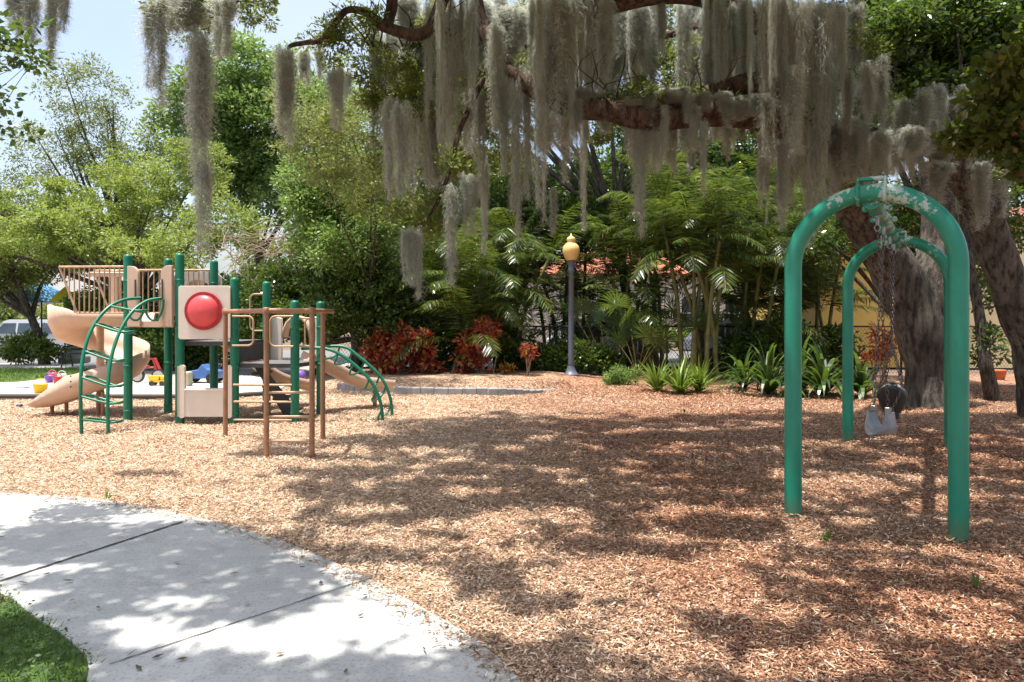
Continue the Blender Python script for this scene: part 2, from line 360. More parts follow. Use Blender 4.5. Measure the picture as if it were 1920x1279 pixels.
# ------------------------------------------------------------------ ground
slab('ground', [(-400, -60), (400, -60), (400, 700), (-400, 700)], -.16, M['soil'])
slab('street', [(-120, 24.5), (120, 24.5), (120, 34), (-120, 34)], -.10, M['asphalt'])
slab('pavement', [(-120, 22.6), (120, 22.6), (120, 24.3), (-120, 24.3)], -.09, M['paving'])
EDGE = [(-3.6, 14.6), (-2.9, 14.15), (-2.35, 13.85), (-1.5, 13.65), (-.6, 13.55), (0, 13.62), (.45, 13.9), (.9, 14.6), (1.3, 15.4)]
ex = [p[0] for p in EDGE]; ey = [p[1] for p in EDGE]
def height(x, y):
    yb = np.interp(x, ex, ey, left=15.5, right=15.6)
    fade = np.clip((x+4.5)/1, 0, 1)*np.clip((2.5-x)/1.5, 0, 1)
    t = np.clip((y-yb-.02)/.35, 0, 1); b = .15*t*t*(3-2*t)*fade
    for hx, hy, hd_, hr in ((3.05, 5.85, .07, .55), (3.9, 7.2, .06, .5), (-4.2, 10.6, .04, .8), (-5.4, 9.3, .03, .4)): b = b-hd_*np.exp(-((x-hx)**2+(y-hy)**2)/hr**2)
    for hx, hy in ((2.10, 5.26), (3.0, 4.73), (4.03, 8.45), (4.93, 7.92)): b = b+.035*np.exp(-((x-hx)**2+(y-hy)**2)/.16**2)
    return b+.018*np.sin(x*1.7+np.sin(y*1.3))*np.sin(y*1.9+1.1*np.sin(x*.9))+.01*np.sin(x*5.1+y*3.3)*np.sin(y*6.1-x*2.2)
def mulch_sheet():
    xs = np.arange(-16, 16.01, .14); ys = np.arange(-3, 18.41, .14); X, Y = np.meshgrid(xs, ys)
    Z = height(X, Y)+.006*R.normal(size=X.shape)
    V = np.stack([X, Y, Z], -1).reshape(-1, 3); nx, ny = len(xs), len(ys)
    i = (np.arange(ny-1)[:, None]*nx+np.arange(nx-1)).ravel(); Fq = np.stack([i, i+1, i+nx+1, i+nx], -1)
    me = bpy.data.meshes.new('mulch_ground'); me.from_pydata(V.tolist(), [], Fq.tolist()); me.polygons.foreach_set('use_smooth', [True]*len(Fq))
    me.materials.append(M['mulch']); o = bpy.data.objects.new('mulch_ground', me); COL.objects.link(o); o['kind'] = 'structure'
mulch_sheet()
OUT = [(-11, 6.35), (-7.5, 6.25), (-4.33, 5.96), (-3.4, 5.75), (-2.56, 5.36), (-1.67, 4.79), (-1.03, 4.23), (-.58, 3.75), (-.227, 3.33), (.01, 2.94), (.28, 2.2), (.45, 1.2), (.5, -2)]
INN = [(-1.3, -2), (-1.35, 1.2), (-1.5, 2.2), (-1.77, 2.94), (-2.04, 3.25), (-2.41, 3.53), (-2.76, 3.8), (-3.5, 4.15), (-5, 4.4), (-7.5, 4.5), (-11, 4.5)]
sm = lambda L, k=5: [(p.x, p.y) for p in smooth([(a, b, 0) for a, b in L], k)]
PATH = sm(OUT)+sm(INN)
slab('concrete_path', PATH, .035, M['concrete'], .12)
def joint(a, b, wd, seed):
    rng = np.random.default_rng(seed); a = Vector(a); b = Vector(b); n = 40; dr = (b-a).normalized(); s = Vector((-dr.y, dr.x, 0)); L = []; Rr = []
    for i in range(n+1):
        p = a.lerp(b, i/n)+s*rng.normal()*.002; q = wd*(.6+.8*rng.random())/2; L.append(p+s*q); Rr.append(p-s*q)
    m = MB(); m.add([(p.x, p.y, .039) for p in L+Rr], [(i, i+1, n+2+i, n+1+i) for i in range(n)]); o = m.build('path_joint', M['joint']); o['kind'] = 'structure'
joint(gp(-60, 1122).xy.to_3d(), gp(342, 988).xy.to_3d(), .022, 1)
joint(gp(205, 1262).xy.to_3d(), gp(712, 1090).xy.to_3d(), .007, 2)
SAND = [(-13, 13.0), (-5.9, 12.95), (-5.3, 13.1), (-4.6, 13.6), (-4.9, 15.5), (-6.5, 17.5), (-10.5, 18.2), (-11, 16.6), (-13, 15.5), (-15, 14.6)]
slab('sand_area', SAND, .055, M['sand'], .1)
slab('lawn', [(-17, 15.0), (-13.5, 14.9), (-11.1, 15.8), (-10.9, 17.3), (-11.5, 19.6), (-20, 19.9)], .062, M['turf'], .12)
slab('garden_path', [(-24, 20.0), (-8, 19.0), (-5, 18.9), (-5, 21.6), (-24, 22.2)], .03, M['paving'], .1)
# dark border board in front of the sand
bm_ = MB(); bm_.tube([(-13, 12.94, .06), (-9, 12.9, .065), (-5.9, 12.9, .06), (-5.25, 13.05, .06), (-4.55, 13.6, .06)], .045, 6)
props(bm_.build('sand_border', simple('dark_timber', (.07, .06, .05), .8), loc=(-9, 12.9, 0)), 'long dark timber edge between the white sand and the wood chips', 'border edging')
# chips
def chips(n):
    d = 2.3+(15.5-2.3)*R.random(n*2)**1.25; x = (R.random(n*2)*2-1)*(.80*d+.3); y = d
    ok = ~inpoly(x, y, PATH) & ~inpoly(x, y, SAND) & (x > -15) & (x < 15)
    # thinner far away
    x = x[ok][:n]; y = y[ok][:n]; k = len(x)
    Z = height(x, y)+.012+.016*R.random(k)
    q = np.array(sm(OUT, 12)); e = 2600; ii = R.integers(0, len(q)-12, e); off = np.abs(R.normal(size=e))*.07     # chips kicked onto the slab edge
    x = np.concatenate([x, q[ii, 0]-off*.7+R.normal(size=e)*.03]); y = np.concatenate([y, q[ii, 1]-off*.75+R.normal(size=e)*.03]); Z = np.concatenate([Z, np.full(e, .041)+.006*R.random(e)]); k = len(x)
    P = np.stack([x, y, Z], -1)
    a = R.random(k)*2*np.pi; D = np.stack([np.cos(a), np.sin(a), R.normal(size=k)*.28], -1); D = unit(D)
    Nn = unit(np.stack([R.normal(size=k)*.35, R.normal(size=k)*.35, np.ones(k)], -1)); S = unit(np.cross(D, Nn))
    L = (.013+.034*R.random(k)**3.2)[:, None]*(1+.05*y[:, None]); W = (.003+.006*R.random(k)**1.8)[:, None]*(1+.06*y[:, None])
    V = np.empty((k, 4, 3)); V[:, 0] = P-D*L/2-S*W*.4; V[:, 1] = P+D*L/2-S*W*.5; V[:, 2] = P+D*L/2+S*W*.35; V[:, 3] = P-D*L/2+S*W/2
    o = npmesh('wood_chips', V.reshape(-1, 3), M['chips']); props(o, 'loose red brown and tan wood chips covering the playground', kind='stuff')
chips(600000)
# litter on concrete, scattered leaves
def litter():
    n = 200; x = -6+7*R.random(n); y = 2.6+3.8*R.random(n); ok = inpoly(x, y, PATH); x, y = x[ok], y[ok]; n = len(x)
    P = np.stack([x, y, np.full(n, .045)], -1); a = R.random(n)*6.28; D = np.stack([np.cos(a), np.sin(a), .05+.2*R.random(n)], -1)
    V = leaves(P, D, .025+.05*R.random(n), .01+.018*R.random(n), R, 3)
    n2 = 170; a = R.integers(0, len(OUT)*5-5, n2); pts = np.array(sm(OUT)); q = pts[np.minimum(a, len(pts)-1)]
    P2 = np.stack([q[:, 0]-.12*R.random(n2), q[:, 1]-.10*R.random(n2), np.full(n2, .043)], -1)
    a = R.random(n2)*6.28; D2 = np.stack([np.cos(a), np.sin(a), .15*R.random(n2)], -1)
    V2 = leaves(P2, D2, .015+.03*R.random(n2), .008+.008*R.random(n2), R, 3)
    props(npmesh('leaf_litter', np.concatenate([V, V2]), M['litter']), 'dry leaves and bits of mulch scattered over the concrete path', kind='stuff')
litter()
def grass():
    # weeds and grass inside the bend of the path
    n = 90000; x = -6.5+5.4*R.random(n); y = .8+3.7*R.random(n)
    inner = [(a+.05*noise.noise(Vector((a*6, b*6, 0)))+.0, b+.07*noise.noise(Vector((a*7, b*7, 4)))+.0) for a, b in sm(INN, 14)]+[(-11, -2)]
    ok = inpoly(x, y, inner); x, y = x[ok], y[ok]; n = len(x)
    P = np.stack([x, y, np.full(n, .0)], -1); D = np.stack([R.normal(size=n)*.6, R.normal(size=n)*.6, np.ones(n)], -1)
    V = leaves(P, D, .035+.06*R.random(n), .003+.004*R.random(n), R, 0)
    n2 = 30000; k = R.integers(0, n, n2); P2 = P[k]+np.stack([R.normal(size=n2)*.03, R.normal(size=n2)*.03, .03+.05*R.random(n2)], -1)
    D2 = np.stack([R.normal(size=n2), R.normal(size=n2), .3*R.normal(size=n2)], -1); V2 = leaves(P2, D2, .013+.018*R.random(n2), .009+.010*R.random(n2), R, 1.2)
    props(npmesh('grass', np.concatenate([V, V2]), M['grass']), 'low green grass and clover in the bend of the concrete path', kind='stuff')
    n = 14000; x = -17+6.2*R.random(n); y = 15+4.6*R.random(n); ok = inpoly(x, y, [(-17, 15.1), (-13.5, 15.0), (-11.2, 15.9), (-11, 17.3), (-11.6, 19.4), (-17, 19.6)])
    x, y = x[ok], y[ok]; n = len(x); P = np.stack([x, y, np.full(n, .06)], -1); D = np.stack([R.normal(size=n)*.5, R.normal(size=n)*.5, np.ones(n)], -1)
    props(npmesh('grass', leaves(P, D, .06+.05*R.random(n), .02+.01*R.random(n), R, 0), M['leaf_bright']), 'patch of bright lawn grass beyond the white sand', kind='stuff')
grass()
soil_patch = slab('grass_soil', [(p[0], p[1]) for p in sm(INN)]+[(-11, -2)], .026, M['turf'])
# ------------------------------------------------------------------ swing set
FL = Vector((2.10, 5.26, 0)); FR = Vector((3.00, 4.73, 0)); RL = Vector((4.03, 8.45, 0)); RR_ = Vector((4.93, 7.92, 0))
SW = thing('swing_set', 'green steel arch swing frame with flaking paint and one top beam', 'swing set', ((FL+RR_)/2))
AH = 2.47; TR = .062
def arch(a, b, r):
    c = (a+b)/2; u = (b-a).normalized(); Rr = (b-a).length/2; pts = [a+Vector((0, 0, -.05)), a+Vector((0, 0, 1.0))]
    for i in range(29):
        t = math.pi-math.pi*i/28; pts.append(c+u*Rr*math.cos(t)+Vector((0, 0, AH-Rr-TR+Rr*math.sin(t))))
    pts += [b+Vector((0, 0, 1.0)), b+Vector((0, 0, -.05))]
    return MB().tube(pts, r, 24), c, u
m, cF, uF = arch(FL, FR, TR); m.build('arch', M['green_swing'], SW)
m, cR, uR = arch(RL, RR_, TR); m.build('arch', M['green_swing'], SW)
zt = AH-TR-.04; bd = (cR-cF).normalized(); b0 = cF+bd*.02+Vector((0, 0, zt)); b1 = cR-bd*.02+Vector((0, 0, zt))
MB().tube([b0, b1], .052, 20).build('top_beam', M['green_swing'], SW)
def clamp_on_arch(c, u):
    m = MB()
    for s in (-.085, .085):
        o = c+u*s+Vector((0, 0, AH-TR-.008)); ring = [o+bd*.073*math.cos(t)+Vector((0, 0, .073*math.sin(t))) for t in np.linspace(0, 2*math.pi, 25)[:-1]]
        m.tube(ring, .0125, 8, closed=True)
        e = o+Vector((0, 0, .085)); m.tube([e+bd*.02*math.cos(t)+Vector((0, 0, .024*math.sin(t)+.008)) for t in np.linspace(0, 2*math.pi, 15)[:-1]], .008, 6, closed=True)
    m.tube([c-u*.085+Vector((0, 0, AH+.035)), c+u*.085+Vector((0, 0, AH+.035))], .017, 8)
    m.tube([c+bd*.03+Vector((0, 0, zt)), c+bd*.17+Vector((0, 0, zt))], .075, 16)
    return m
clamp_on_arch(cF, uF).build('beam_clamp', M['green_swing'], SW); clamp_on_arch(cR, uR).build('beam_clamp', M['green_swing'], SW)
L_ = (b1-b0).length
side = Vector((bd.y, -bd.x, 0))
hang = {}
for key, par in (('a', .15), ('b', .35), ('c', .60), ('d', .80)):
    p = b0+bd*L_*par; m = MB(); m.tube([p-bd*.03, p+bd*.03], .066, 16)
    for s in (-1, 1): m.tube([p+side*.06*s, p+side*.09*s], .016, 8); m.tube([p+side*.085*s-bd*.03, p+side*.085*s+bd*.03], .022, 8)
    m.build('hanger_clamp', M['green_swing'], SW)
    m = MB(); m.tube([p-Vector((0, 0, .06)), p-Vector((0, 0, .13))], .014, 8); m.tube([p+Vector((0, 0, -.15))+side*.02*math.cos(t)+Vector((0, 0, .025*math.sin(t))) for t in np.linspace(0, 6.28, 13)[:-1]], .006, 6, closed=True)
    m.build('swivel', M['metal'], SW); hang[key] = p-Vector((0, 0, .16))
def chain(m, a, b, pitch=.038, seed=0):
    d = b-a; n = max(2, int(d.length/pitch)); t = d.normalized(); u = t.orthogonal().normalized(); v = t.cross(u)
    for i in range(n):
        c = a.lerp(b, (i+.5)/n); s = u if i % 2 else v; q = d.length/n
        m.tube([c+t*q*.68*math.cos(k)+s*.0115*math.sin(k) for k in np.linspace(0, 2*math.pi, 9)[:-1]], .0037, 4, closed=True)
def belt_swing():
    mid = (hang['a']+hang['b'])/2; zs = .78; gr = mid.copy(); gr.z = 0
    T = thing('belt_swing', 'pale worn belt swing seat folded on two chains from the near end', 'swing', (gr.x, gr.y, .45))
    hw = .09; ends = []; hd = (bd*.35+side*-.94*-1).normalized(); hd = (bd*.62-side*.78).normalized(); sd2 = Vector((hd.y, -hd.x, 0))
    for k, s in (('a', -1), ('b', 1)):
        e = mid+hd*hw*s*.8; e.z = zs; ends.append(e); m = MB(); chain(m, hang[k], e); m.build('chain', M['chain'], T)
    # strap: U shape hanging between the ends
    path = []; 
    for i in range(25):
        t = math.pi*i/24; path.append(mid+hd*(-math.cos(t)*hw*(1.0))+Vector((0, 0, 0)))
        path[-1].z = zs-.03-.19*math.sin(t)**.6
    pts = path; sides = [sd2]*25; ups = []
    for i in range(25):
        tg = (pts[min(i+1, 24)]-pts[max(i-1, 0)]).normalized(); ups.append(sd2.cross(tg).normalized())
    pr = []
    for i in range(25):
        wd = .045+.075*math.sin(math.pi*i/24)**.9; pr.append([(-wd, -.006), (wd, -.006), (wd, .006), (-wd, .006)])
    MB().sweep(pts, sides, ups, pr).build('seat', M['seat'], T)
    for e in ends: MB().box((e.x, e.y, e.z-.015), (.05, .05, .05), math.atan2(bd.y, bd.x), .006).build('seat_clamp', M['metal'], T)
belt_swing()
def bucket_swing():
    mid = (hang['c']+hang['d'])/2; T = thing('bucket_swing', 'black toddler bucket swing hanging from the far end of the beam', 'swing', (mid.x, mid.y, .5))
    c = Vector((mid.x, mid.y, .62)); n = 20; m = MB()
    prof = [(.10, -.07), (.125, -.02), (.15, .05), (.165, .13), (.17, .17), (.155, .17), (.145, .12), (.12, .04), (.08, -.04)]
    vs = []
    for r, z in prof:
        for k in range(n):
            a = 2*math.pi*k/n; zz = z+(.05*math.cos(2*a) if z > .1 else 0); vs.append(c+bd*r*1.1*math.cos(a)+side*r*.85*math.sin(a)+Vector((0, 0, zz)))
    m.add(vs, [(i*n+k, i*n+(k+1) % n, (i+1)*n+(k+1) % n, (i+1)*n+k) for i in range(len(prof)-1) for k in range(n)], True)
    m.build('seat', M['black_rubber'], T)
    MB().box((c.x, c.y, c.z-.09), (.17, .13, .09), math.atan2(bd.y, bd.x), .01).build('seat_base', M['black_rubber'], T)
    pl = c-side*.16+Vector((0, 0, .09)); MB().box(pl, (.13, .02, .16), math.atan2(bd.y, bd.x), .008).build('front_plate', simple('olive_plate', (.32, .33, .27), .4), T)
    for k, s in (('c', -1), ('d', 1)):
        j = c+bd*.10*s+Vector((0, 0, .62)); m = MB(); chain(m, hang[k], j)
        for q in (-1, 1): chain(m, j, c+bd*.17*s+side*.10*q+Vector((0, 0, .20)))
        m.build('chain', M['chain'], T)
        m = MB(); chain(m, c+bd*.17*s+side*.1+Vector((0, 0, .2)), c+bd*.24*s+Vector((0, 0, -.06))); chain(m, c+bd*.24*s+Vector((0, 0, -.06)), c+bd*.1*s+Vector((0, 0, -.13)))
        m.build('chain_loop', M['chain'], T)
bucket_swing()
# ------------------------------------------------------------------ play structure
A = Vector((-5.65, 10.36, 0)); B = Vector((-4.80, 10.17, 0)); C = Vector((-4.00, 10.15, 0)); D_ = Vector((-3.12, 10.12, 0))
Fp = Vector((-5.42, 11.10, 0)); H = Vector((-4.72, 11.15, 0)); E = Vector((-3.88, 11.13, 0)); G = Vector((-2.95, 10.85, 0))
PS = thing('play_structure', 'green tan and cream playground climbing structure with slides and decks', 'playground', (-4.6, 10.6, 0))
PR = .062
post_h = [(A, 2.44), (B, 2.44), (C, 2.09), (D_, 1.76), (Fp, 2.44), (H, 2.42), (E, 2.08), (G, 1.76)]
for p, h in post_h:
    m = MB(); m.lathe((p.x, p.y, 0), [(PR, -.03), (PR, h-.05), (PR*.96, h-.025), (PR*.75, h-.007), (.001, h)], 20); m.build('post', M['green'], PS)
for p, h in post_h:
    for z in (.14, .80, 1.36, 2.05):
        if z < h-.1: m = MB(); m.lathe((p.x, p.y, z), [(PR, -.014), (PR+.005, -.012), (PR+.005, .012), (PR, .014)], 20); m.box((p.x+.048, p.y-.052, z), (.03, .03, .025), .4); m.build('post_clamp', M['green'], PS)
def deck(pts, z, nm='deck'):
    n = len(pts); c = sum(pts, Vector())/n; q = [p+(c-p).normalized()*.03 for p in pts]
    m = MB(); m.add([(p.x, p.y, z-.055) for p in q]+[(p.x, p.y, z) for p in q], [tuple(range(n-1, -1, -1))]+[(i, (i+1) % n, n+(i+1) % n, n+i) for i in range(n)]); d = m.build(nm, M['deck'], PS)
    m = MB(); q2 = [p+(c-p).normalized()*.05 for p in pts]; m.add([(p.x, p.y, z+.004) for p in q2], [tuple(range(n))]); m.build('deck_surface', M['deck_top'], d)
deck([A, B, H, Fp], 1.45); deck([B, C, E, H], 1.16); deck([C, D_, G, E], .84)
# skirts / risers
def wall(a, b, z0, z1, th, mat, nm, off=0):
    u = (b-a).normalized(); m = MB(); nn = Vector((u.y, -u.x, 0)); o = a+nn*off+u*.06; L = (b-a).length-.12
    m.panel(o, u, (0, 0, 1), [(0, z0), (L, z0), (L, z1), (0, z1)], th); return m.build(nm, mat, PS)
wall(B, H, 1.16, 1.42, .02, M['deck'], 'riser'); wall(C, E, .86, 1.12, .02, M['deck'], 'riser')
wall(A, B, 1.37, 1.455, .035, M['tan'], 'deck_rim', .05); wall(Fp, A, 1.40, 1.44, .03, M['tan'], 'deck_rim', -.05)
def arc(cx, cz, r, a0, a1, n=8, rz=None): return [(cx+r*math.cos(math.radians(a0+(a1-a0)*i/n)), cz+(rz or r)*math.sin(math.radians(a0+(a1-a0)*i/n))) for i in range(n+1)]
# tan entry panels either side of the arch climber
u = (B-A).normalized(); nn = Vector((u.y, -u.x, 0))
def entry_panel(x0, flip):
    W = .24
    pts = [(0, 1.38), (.22, 1.38), (.22, 1.55), (.19, 1.62), (.19, 2.05)]+arc(.06, 2.13, .13, -5, 90, 8)+[(0, 2.26)]
    if flip: pts = [(W-x, z) for x, z in pts][::-1]
    m = MB(); m.panel(A+u*x0+nn*.08, u, (0, 0, 1), pts, .045); e = m.build('entry_panel', M['tan'], PS, bevel=.008)
    m = MB(); sx = .15 if not flip else W-.15
    m.tube([A+u*(x0+sx)+nn*.115+Vector((0, 0, z)) for z in (1.78, 1.82, 1.98, 2.06)], .009, 8)
    m.build('hand_grip', M['dark_metal'], e)
entry_panel(.07, False); entry_panel(.58, True)
# guard rails: back of the top deck and beside the slide mouth
def guard(a, b, z0, z1, n, r=.011, slope=None):
    m = MB(); m.tube([a+Vector((0, 0, z0)), b+Vector((0, 0, z0))], .014, 8); m.tube([a+Vector((0, 0, z1)), b+Vector((0, 0, z1))], .016, 8)
    for i in range(1, n): p = a.lerp(b, i/n); m.tube([p+Vector((0, 0, z0)), p+Vector((0, 0, z1))], r, 6, cap=False)
    return m
guard(Fp, H, 1.55, 2.26, 9).build('guard_rail', M['tan_pipe'], PS)
for yo in (0.0, .86):
    a = Vector((-6.70, 10.42+yo, 0)); b = (A if yo == 0 else Fp)+Vector((-.05, .05*0, 0)); z0, z1 = 1.58, 2.26
    m = MB(); a1 = a+Vector((.26, 0, 0)); m.tube([a+Vector((0, 0, z1)), b+Vector((0, 0, z1))], .017, 8); m.tube([a1+Vector((0, 0, z0)), b+Vector((0, 0, z0))], .014, 8)
    m.tube([a+Vector((0, 0, z1)), a1+Vector((0, 0, z0))], .016, 8)
    for i in range(1, 13):
        t = i/13; p = a.lerp(b, t); zb = z0 if t > .22 else z1-(z1-z0)*t/.22; m.tube([p+Vector((0, 0, zb)), p+Vector((0, 0, z1))], .0095, 6, cap=False)
    m.build('guard_rail', M['tan_pipe'], PS)
# tan hood posts by the slide mouth
m = MB(); m.box((-6.22, 11.02, 1.85), (.10, .05, .8), 0, .01); m.box((-6.15, 10.75, 2.17), (.6, .05, .07), .1, .01); m.build('slide_hood', M['tan'], PS)
# white panel with red bubble (front of the middle deck)
ub = (C-B).normalized(); nb = Vector((ub.y, -ub.x, 0)); ob = B+ub*.045+nb*.075; PW = (C-B).length-.09
def rrect(x0, z0, x1, z1, r, n=6):
    return arc(x1-r, z1-r, r, 0, 90, n)+arc(x0+r, z1-r, r, 90, 180, n)+arc(x0+r, z0+r, r, 180, 270, n)+arc(x1-r, z0+r, r, 270, 360, n)
cx, cz, br = PW/2+.0, 1.605, .245
outer = rrect(-.02, 1.20, PW+.02, 1.965, .035)
inner = [(cx+br*math.cos(a), cz+br*math.sin(a)) for a in [math.atan2(z-cz, x-cx) for x, z in outer]]
MB().frame(ob, ub, (0, 0, 1), outer, inner, .035).build('bubble_panel', M['cream'], PS, bevel=.006)
n = 40; m = MB(); vs = []
for k in range(9):
    t = math.radians(90*k/8); rr = .232*math.cos(t); dd = .12*math.sin(t)
    for i in range(n): a = 2*math.pi*i/n; vs.append(ob+ub*(cx+rr*math.cos(a))+Vector((0, 0, cz+rr*math.sin(a)))+nb*(.03+dd))
m.add(vs, [(k*n+i, k*n+(i+1) % n, (k+1)*n+(i+1) % n, (k+1)*n+i) for k in range(8) for i in range(n)], True)
dome = m.build('bubble', M['red'], PS)
rim_o = [(cx+.272*math.cos(2*math.pi*i/n), cz+.272*math.sin(2*math.pi*i/n)) for i in range(n)]; rim_i = [(cx+.222*math.cos(2*math.pi*i/n), cz+.222*math.sin(2*math.pi*i/n)) for i in range(n)]
m = MB(); m.frame(ob+nb*.036, ub, (0, 0, 1), rim_o, rim_i, .03)
for i in range(16):
    a = 2*math.pi*(i+.5)/16; p = ob+nb*.05+ub*(cx+.252*math.cos(a))+Vector((0, 0, cz+.252*math.sin(a))); m.tube([p, p+nb*.008], .009, 6)
m.build('bubble_rim', M['red_rim'], dome)
# cream store panel under the middle deck
os_ = B+nb*.06+ub*.02
m = MB(); m.panel(os_, ub, (0, 0, 1), [(.09, .09), (PW-.02, .09), (PW-.02, .46), (.09, .46)], .03); sp_ = m.build('store_panel', M['cream'], PS)
MB().box((os_+ub*(PW/2+.03)-nb*.03+Vector((0, 0, .475)))[:], (PW-.12, .14, .03), math.atan2(ub.y, ub.x), .008).build('counter', M['cream'], sp_)
for x0 in (.045, PW+.02):
    m = MB(); m.panel(os_+ub*x0, ub, (0, 0, 1), rrect(-.04, .07, .045, .83, .04), .05); m.build('side_board', M['cream'], sp_)
    m = MB(); m.box((os_+ub*(x0-.045)+nb*.0+Vector((0, 0, .45)))[:], (.02, .06, .72), math.atan2(ub.y, ub.x)); m.build('edge_strip', M['tan'], sp_)
# cream panel with tan arch behind the upper deck
uh = (E-H).normalized(); oh = H+Vector((-.05, 0, 0))+Vector((0, -.02, 0)); u2 = (H-Fp).normalized()
oh = Fp+u2*(-.45)+Vector((0, .10, 0))
ow = .95; outer = [(.2, 1.5), (ow, 1.5)]+[(ow, 2.24)]*1+[(.2, 2.24)]
n = 24; cx2 = .58; outer = []; inner = []
for i in range(n):
    a = 2*math.pi*(i+.5)/n; c_, s_ = math.cos(a), math.sin(a); k = min((.37/abs(c_)) if c_ else 9, (.37/abs(s_)) if s_ else 9); outer.append((cx2+c_*k+.28, 1.87+s_*k)); inner.append((cx2+.28+.24*c_, 1.85+.26*s_))
MB().frame(oh, u2, (0, 0, 1), outer, inner, .05).build('back_panel', M['cream'], PS)
m = MB(); pr_in = [(x, z) for x, z in inner if z > 1.75]
ring = sorted(inner, key=lambda p: math.atan2(p[1]-1.85, p[0]-.86)); ring = [p for p in ring if p[1] > 1.7]
vs = [oh+u2*x+Vector((0, 0, z)) for x, z in ring]+[oh+u2*(.86+(x-.86)*.9)+Vector((0, .5, z)) for x, z in ring]; k = len(ring)
m.add(vs, [(i, i+1, k+i+1, k+i) for i in range(k-1)], True); m.build('tunnel_hood', M['tan'], PS)
# small slide entry (cream sheet with tan hood) at the back of the low deck
ug = (G-E).normalized(); og = E+Vector((0, .07, 0))
for x0, x1 in ((.06, .26), (.78, .95)):
    m = MB(); m.panel(og+ug*x0, ug, (0, 0, 1), [(0, .80), (x1-x0, .80), (x1-x0, 1.50), (.0, 1.54)], .04); m.build('entry_panel', M['cream'], PS, bevel=.01)
hood = []
m = MB(); k = 9
for y_ in (-.02, .22):
    for i in range(k): a = math.pi*i/(k-1); hood.append(og+ug*(.52-.27*math.cos(a))+Vector((0, y_, 1.20+.34*math.sin(a))))
m.add(hood, [(i, i+1, k+i+1, k+i) for i in range(k-1)], True); hd = m.build('slide_hood', M['tan'], PS); sd = hd.modifiers.new('s', 'SOLIDIFY'); sd.thickness = .04
# trough slides
def trough_prof(hw, ho, hi, th=.03):
    inn = [(hw, ho), (hw-.03, ho*.45), (hw*.72, .045), (hw*.35, .0), (-hw*.35, 0), (-hw*.72, .045), (-hw+.03, hi*.45), (-hw, hi)]
    out = [(-hw-.035, hi), (-hw-.03, hi*.35), (-hw*.8, -.03), (-hw*.35, -.055), (hw*.35, -.055), (hw*.8, -.03), (hw+.03, ho*.35), (hw+.035, ho)]
    return inn+out
def spiral():
    Cc = Vector((-6.55, 11.20, 0)); Rc = .40; P = []; S = []; U = []; Q = []
    def put(p, s, ho, hi): P.append(p); S.append(s); U.append(Vector((0, 0, 1))); Q.append(trough_prof(.27, ho, hi))
    y0 = Cc.y-Rc
    for i in range(6): t = i/6; put(Vector((-5.62+( Cc.x+5.62)*t, y0, 1.42)), Vector((0, -1, 0)), .16+.02*t, .16)
    nseg = 44
    for i in range(nseg+1):
        t = i/nseg; a = math.radians(-90-360*t); o = Vector((math.cos(a), math.sin(a), 0))
        z = 1.42-1.06*t**1.0 if t > .08 else 1.42-1.06*t*(t/.08)
        ho = np.interp(t, [0, .12, .25, .45, .8, 1], [.18, .42, .50, .34, .34, .30]); hi = np.interp(t, [0, .15, 1], [.16, .10, .12])
        put(Cc+o*Rc+Vector((0, 0, z)), o, ho, hi)
    for i in range(1, 8): t = i/7; put(Vector((Cc.x-.68*t, y0, .36-.17*math.sin(t*math.pi/2))), Vector((0, -1, 0)), .30*(1-t**1.6)+.035, .14*(1-t)+.035)
    ss = MB().sweep(P, S, U, Q).build('spiral_slide', M['tan'], PS)
    MB().tube([Cc-Vector((0, 0, .03)), Cc+Vector((0, 0, 1.45))], .055, 16).build('centre_post', M['tan_pipe'], ss)
    for x, y, z in ((-7.08, 10.84, .20), (-6.86, 10.84, .30), (-6.35, 10.8, .36), (-6.25, 10.75, .38)): MB().tube([(x, y, -.03), (x, y, z)], .028, 10).build('support_leg', M['brown_pipe'], ss)
    m = MB()
    for (i, o_) in ((14, 0), (33, 0), (50, 0)):
        for kz in (.12, .2, .28):
            p = P[i]+S[i]*.345+Vector((0, 0, kz)); m.tube([p, p+S[i]*.012], .012, 6)
    m.build('bolt', M['dark_metal'], ss)
spiral()
def straight(p0, p1, p2, hw, name):
    pts = smooth([p0, p0.lerp(p1, .5), p1, p2], 6); S = []; 
    for i in range(len(pts)):
        t = (pts[min(i+1, len(pts)-1)]-pts[max(i-1, 0)]); s = Vector((t.y, -t.x, 0)).normalized(); S.append(s)
    U = [S[i].cross((pts[min(i+1, len(pts)-1)]-pts[max(i-1, 0)]).normalized()).normalized() for i in range(len(pts))]
    U = [u_ if u_.z > 0 else -u_ for u_ in U]
    return MB().sweep(pts, S, U, [trough_prof(hw, .13, .13)]*len(pts)).build(name, M['tan'], PS)
s1 = straight(Vector((-3.25, 11.05, .86)), Vector((-2.55, 11.6, .42)), Vector((-2.1, 11.95, .33)), .19, 'slide')
MB().tube([(-2.3, 11.8, -.03), (-2.3, 11.8, .31)], .035, 10).build('support_leg', M['brown_pipe'], s1)
s2 = straight(Vector((-4.7, 11.2, 1.18)), Vector((-3.95, 11.75, .48)), Vector((-3.5, 12.1, .3)), .21, 'slide')
# stair under the low deck
m = MB()
for k in range(4): m.box((-3.85+.16*k, 10.85, .66-.19*k), (.20, .5, .03), .1)
m.panel((-3.9, 10.58, 0), (1, 0, 0), (0, 0, 1), [(0, .82), (.12, .82), (.75, .03), (.75, .0), (.5, .0)], .03)
m.build('steps', M['deck'], PS)
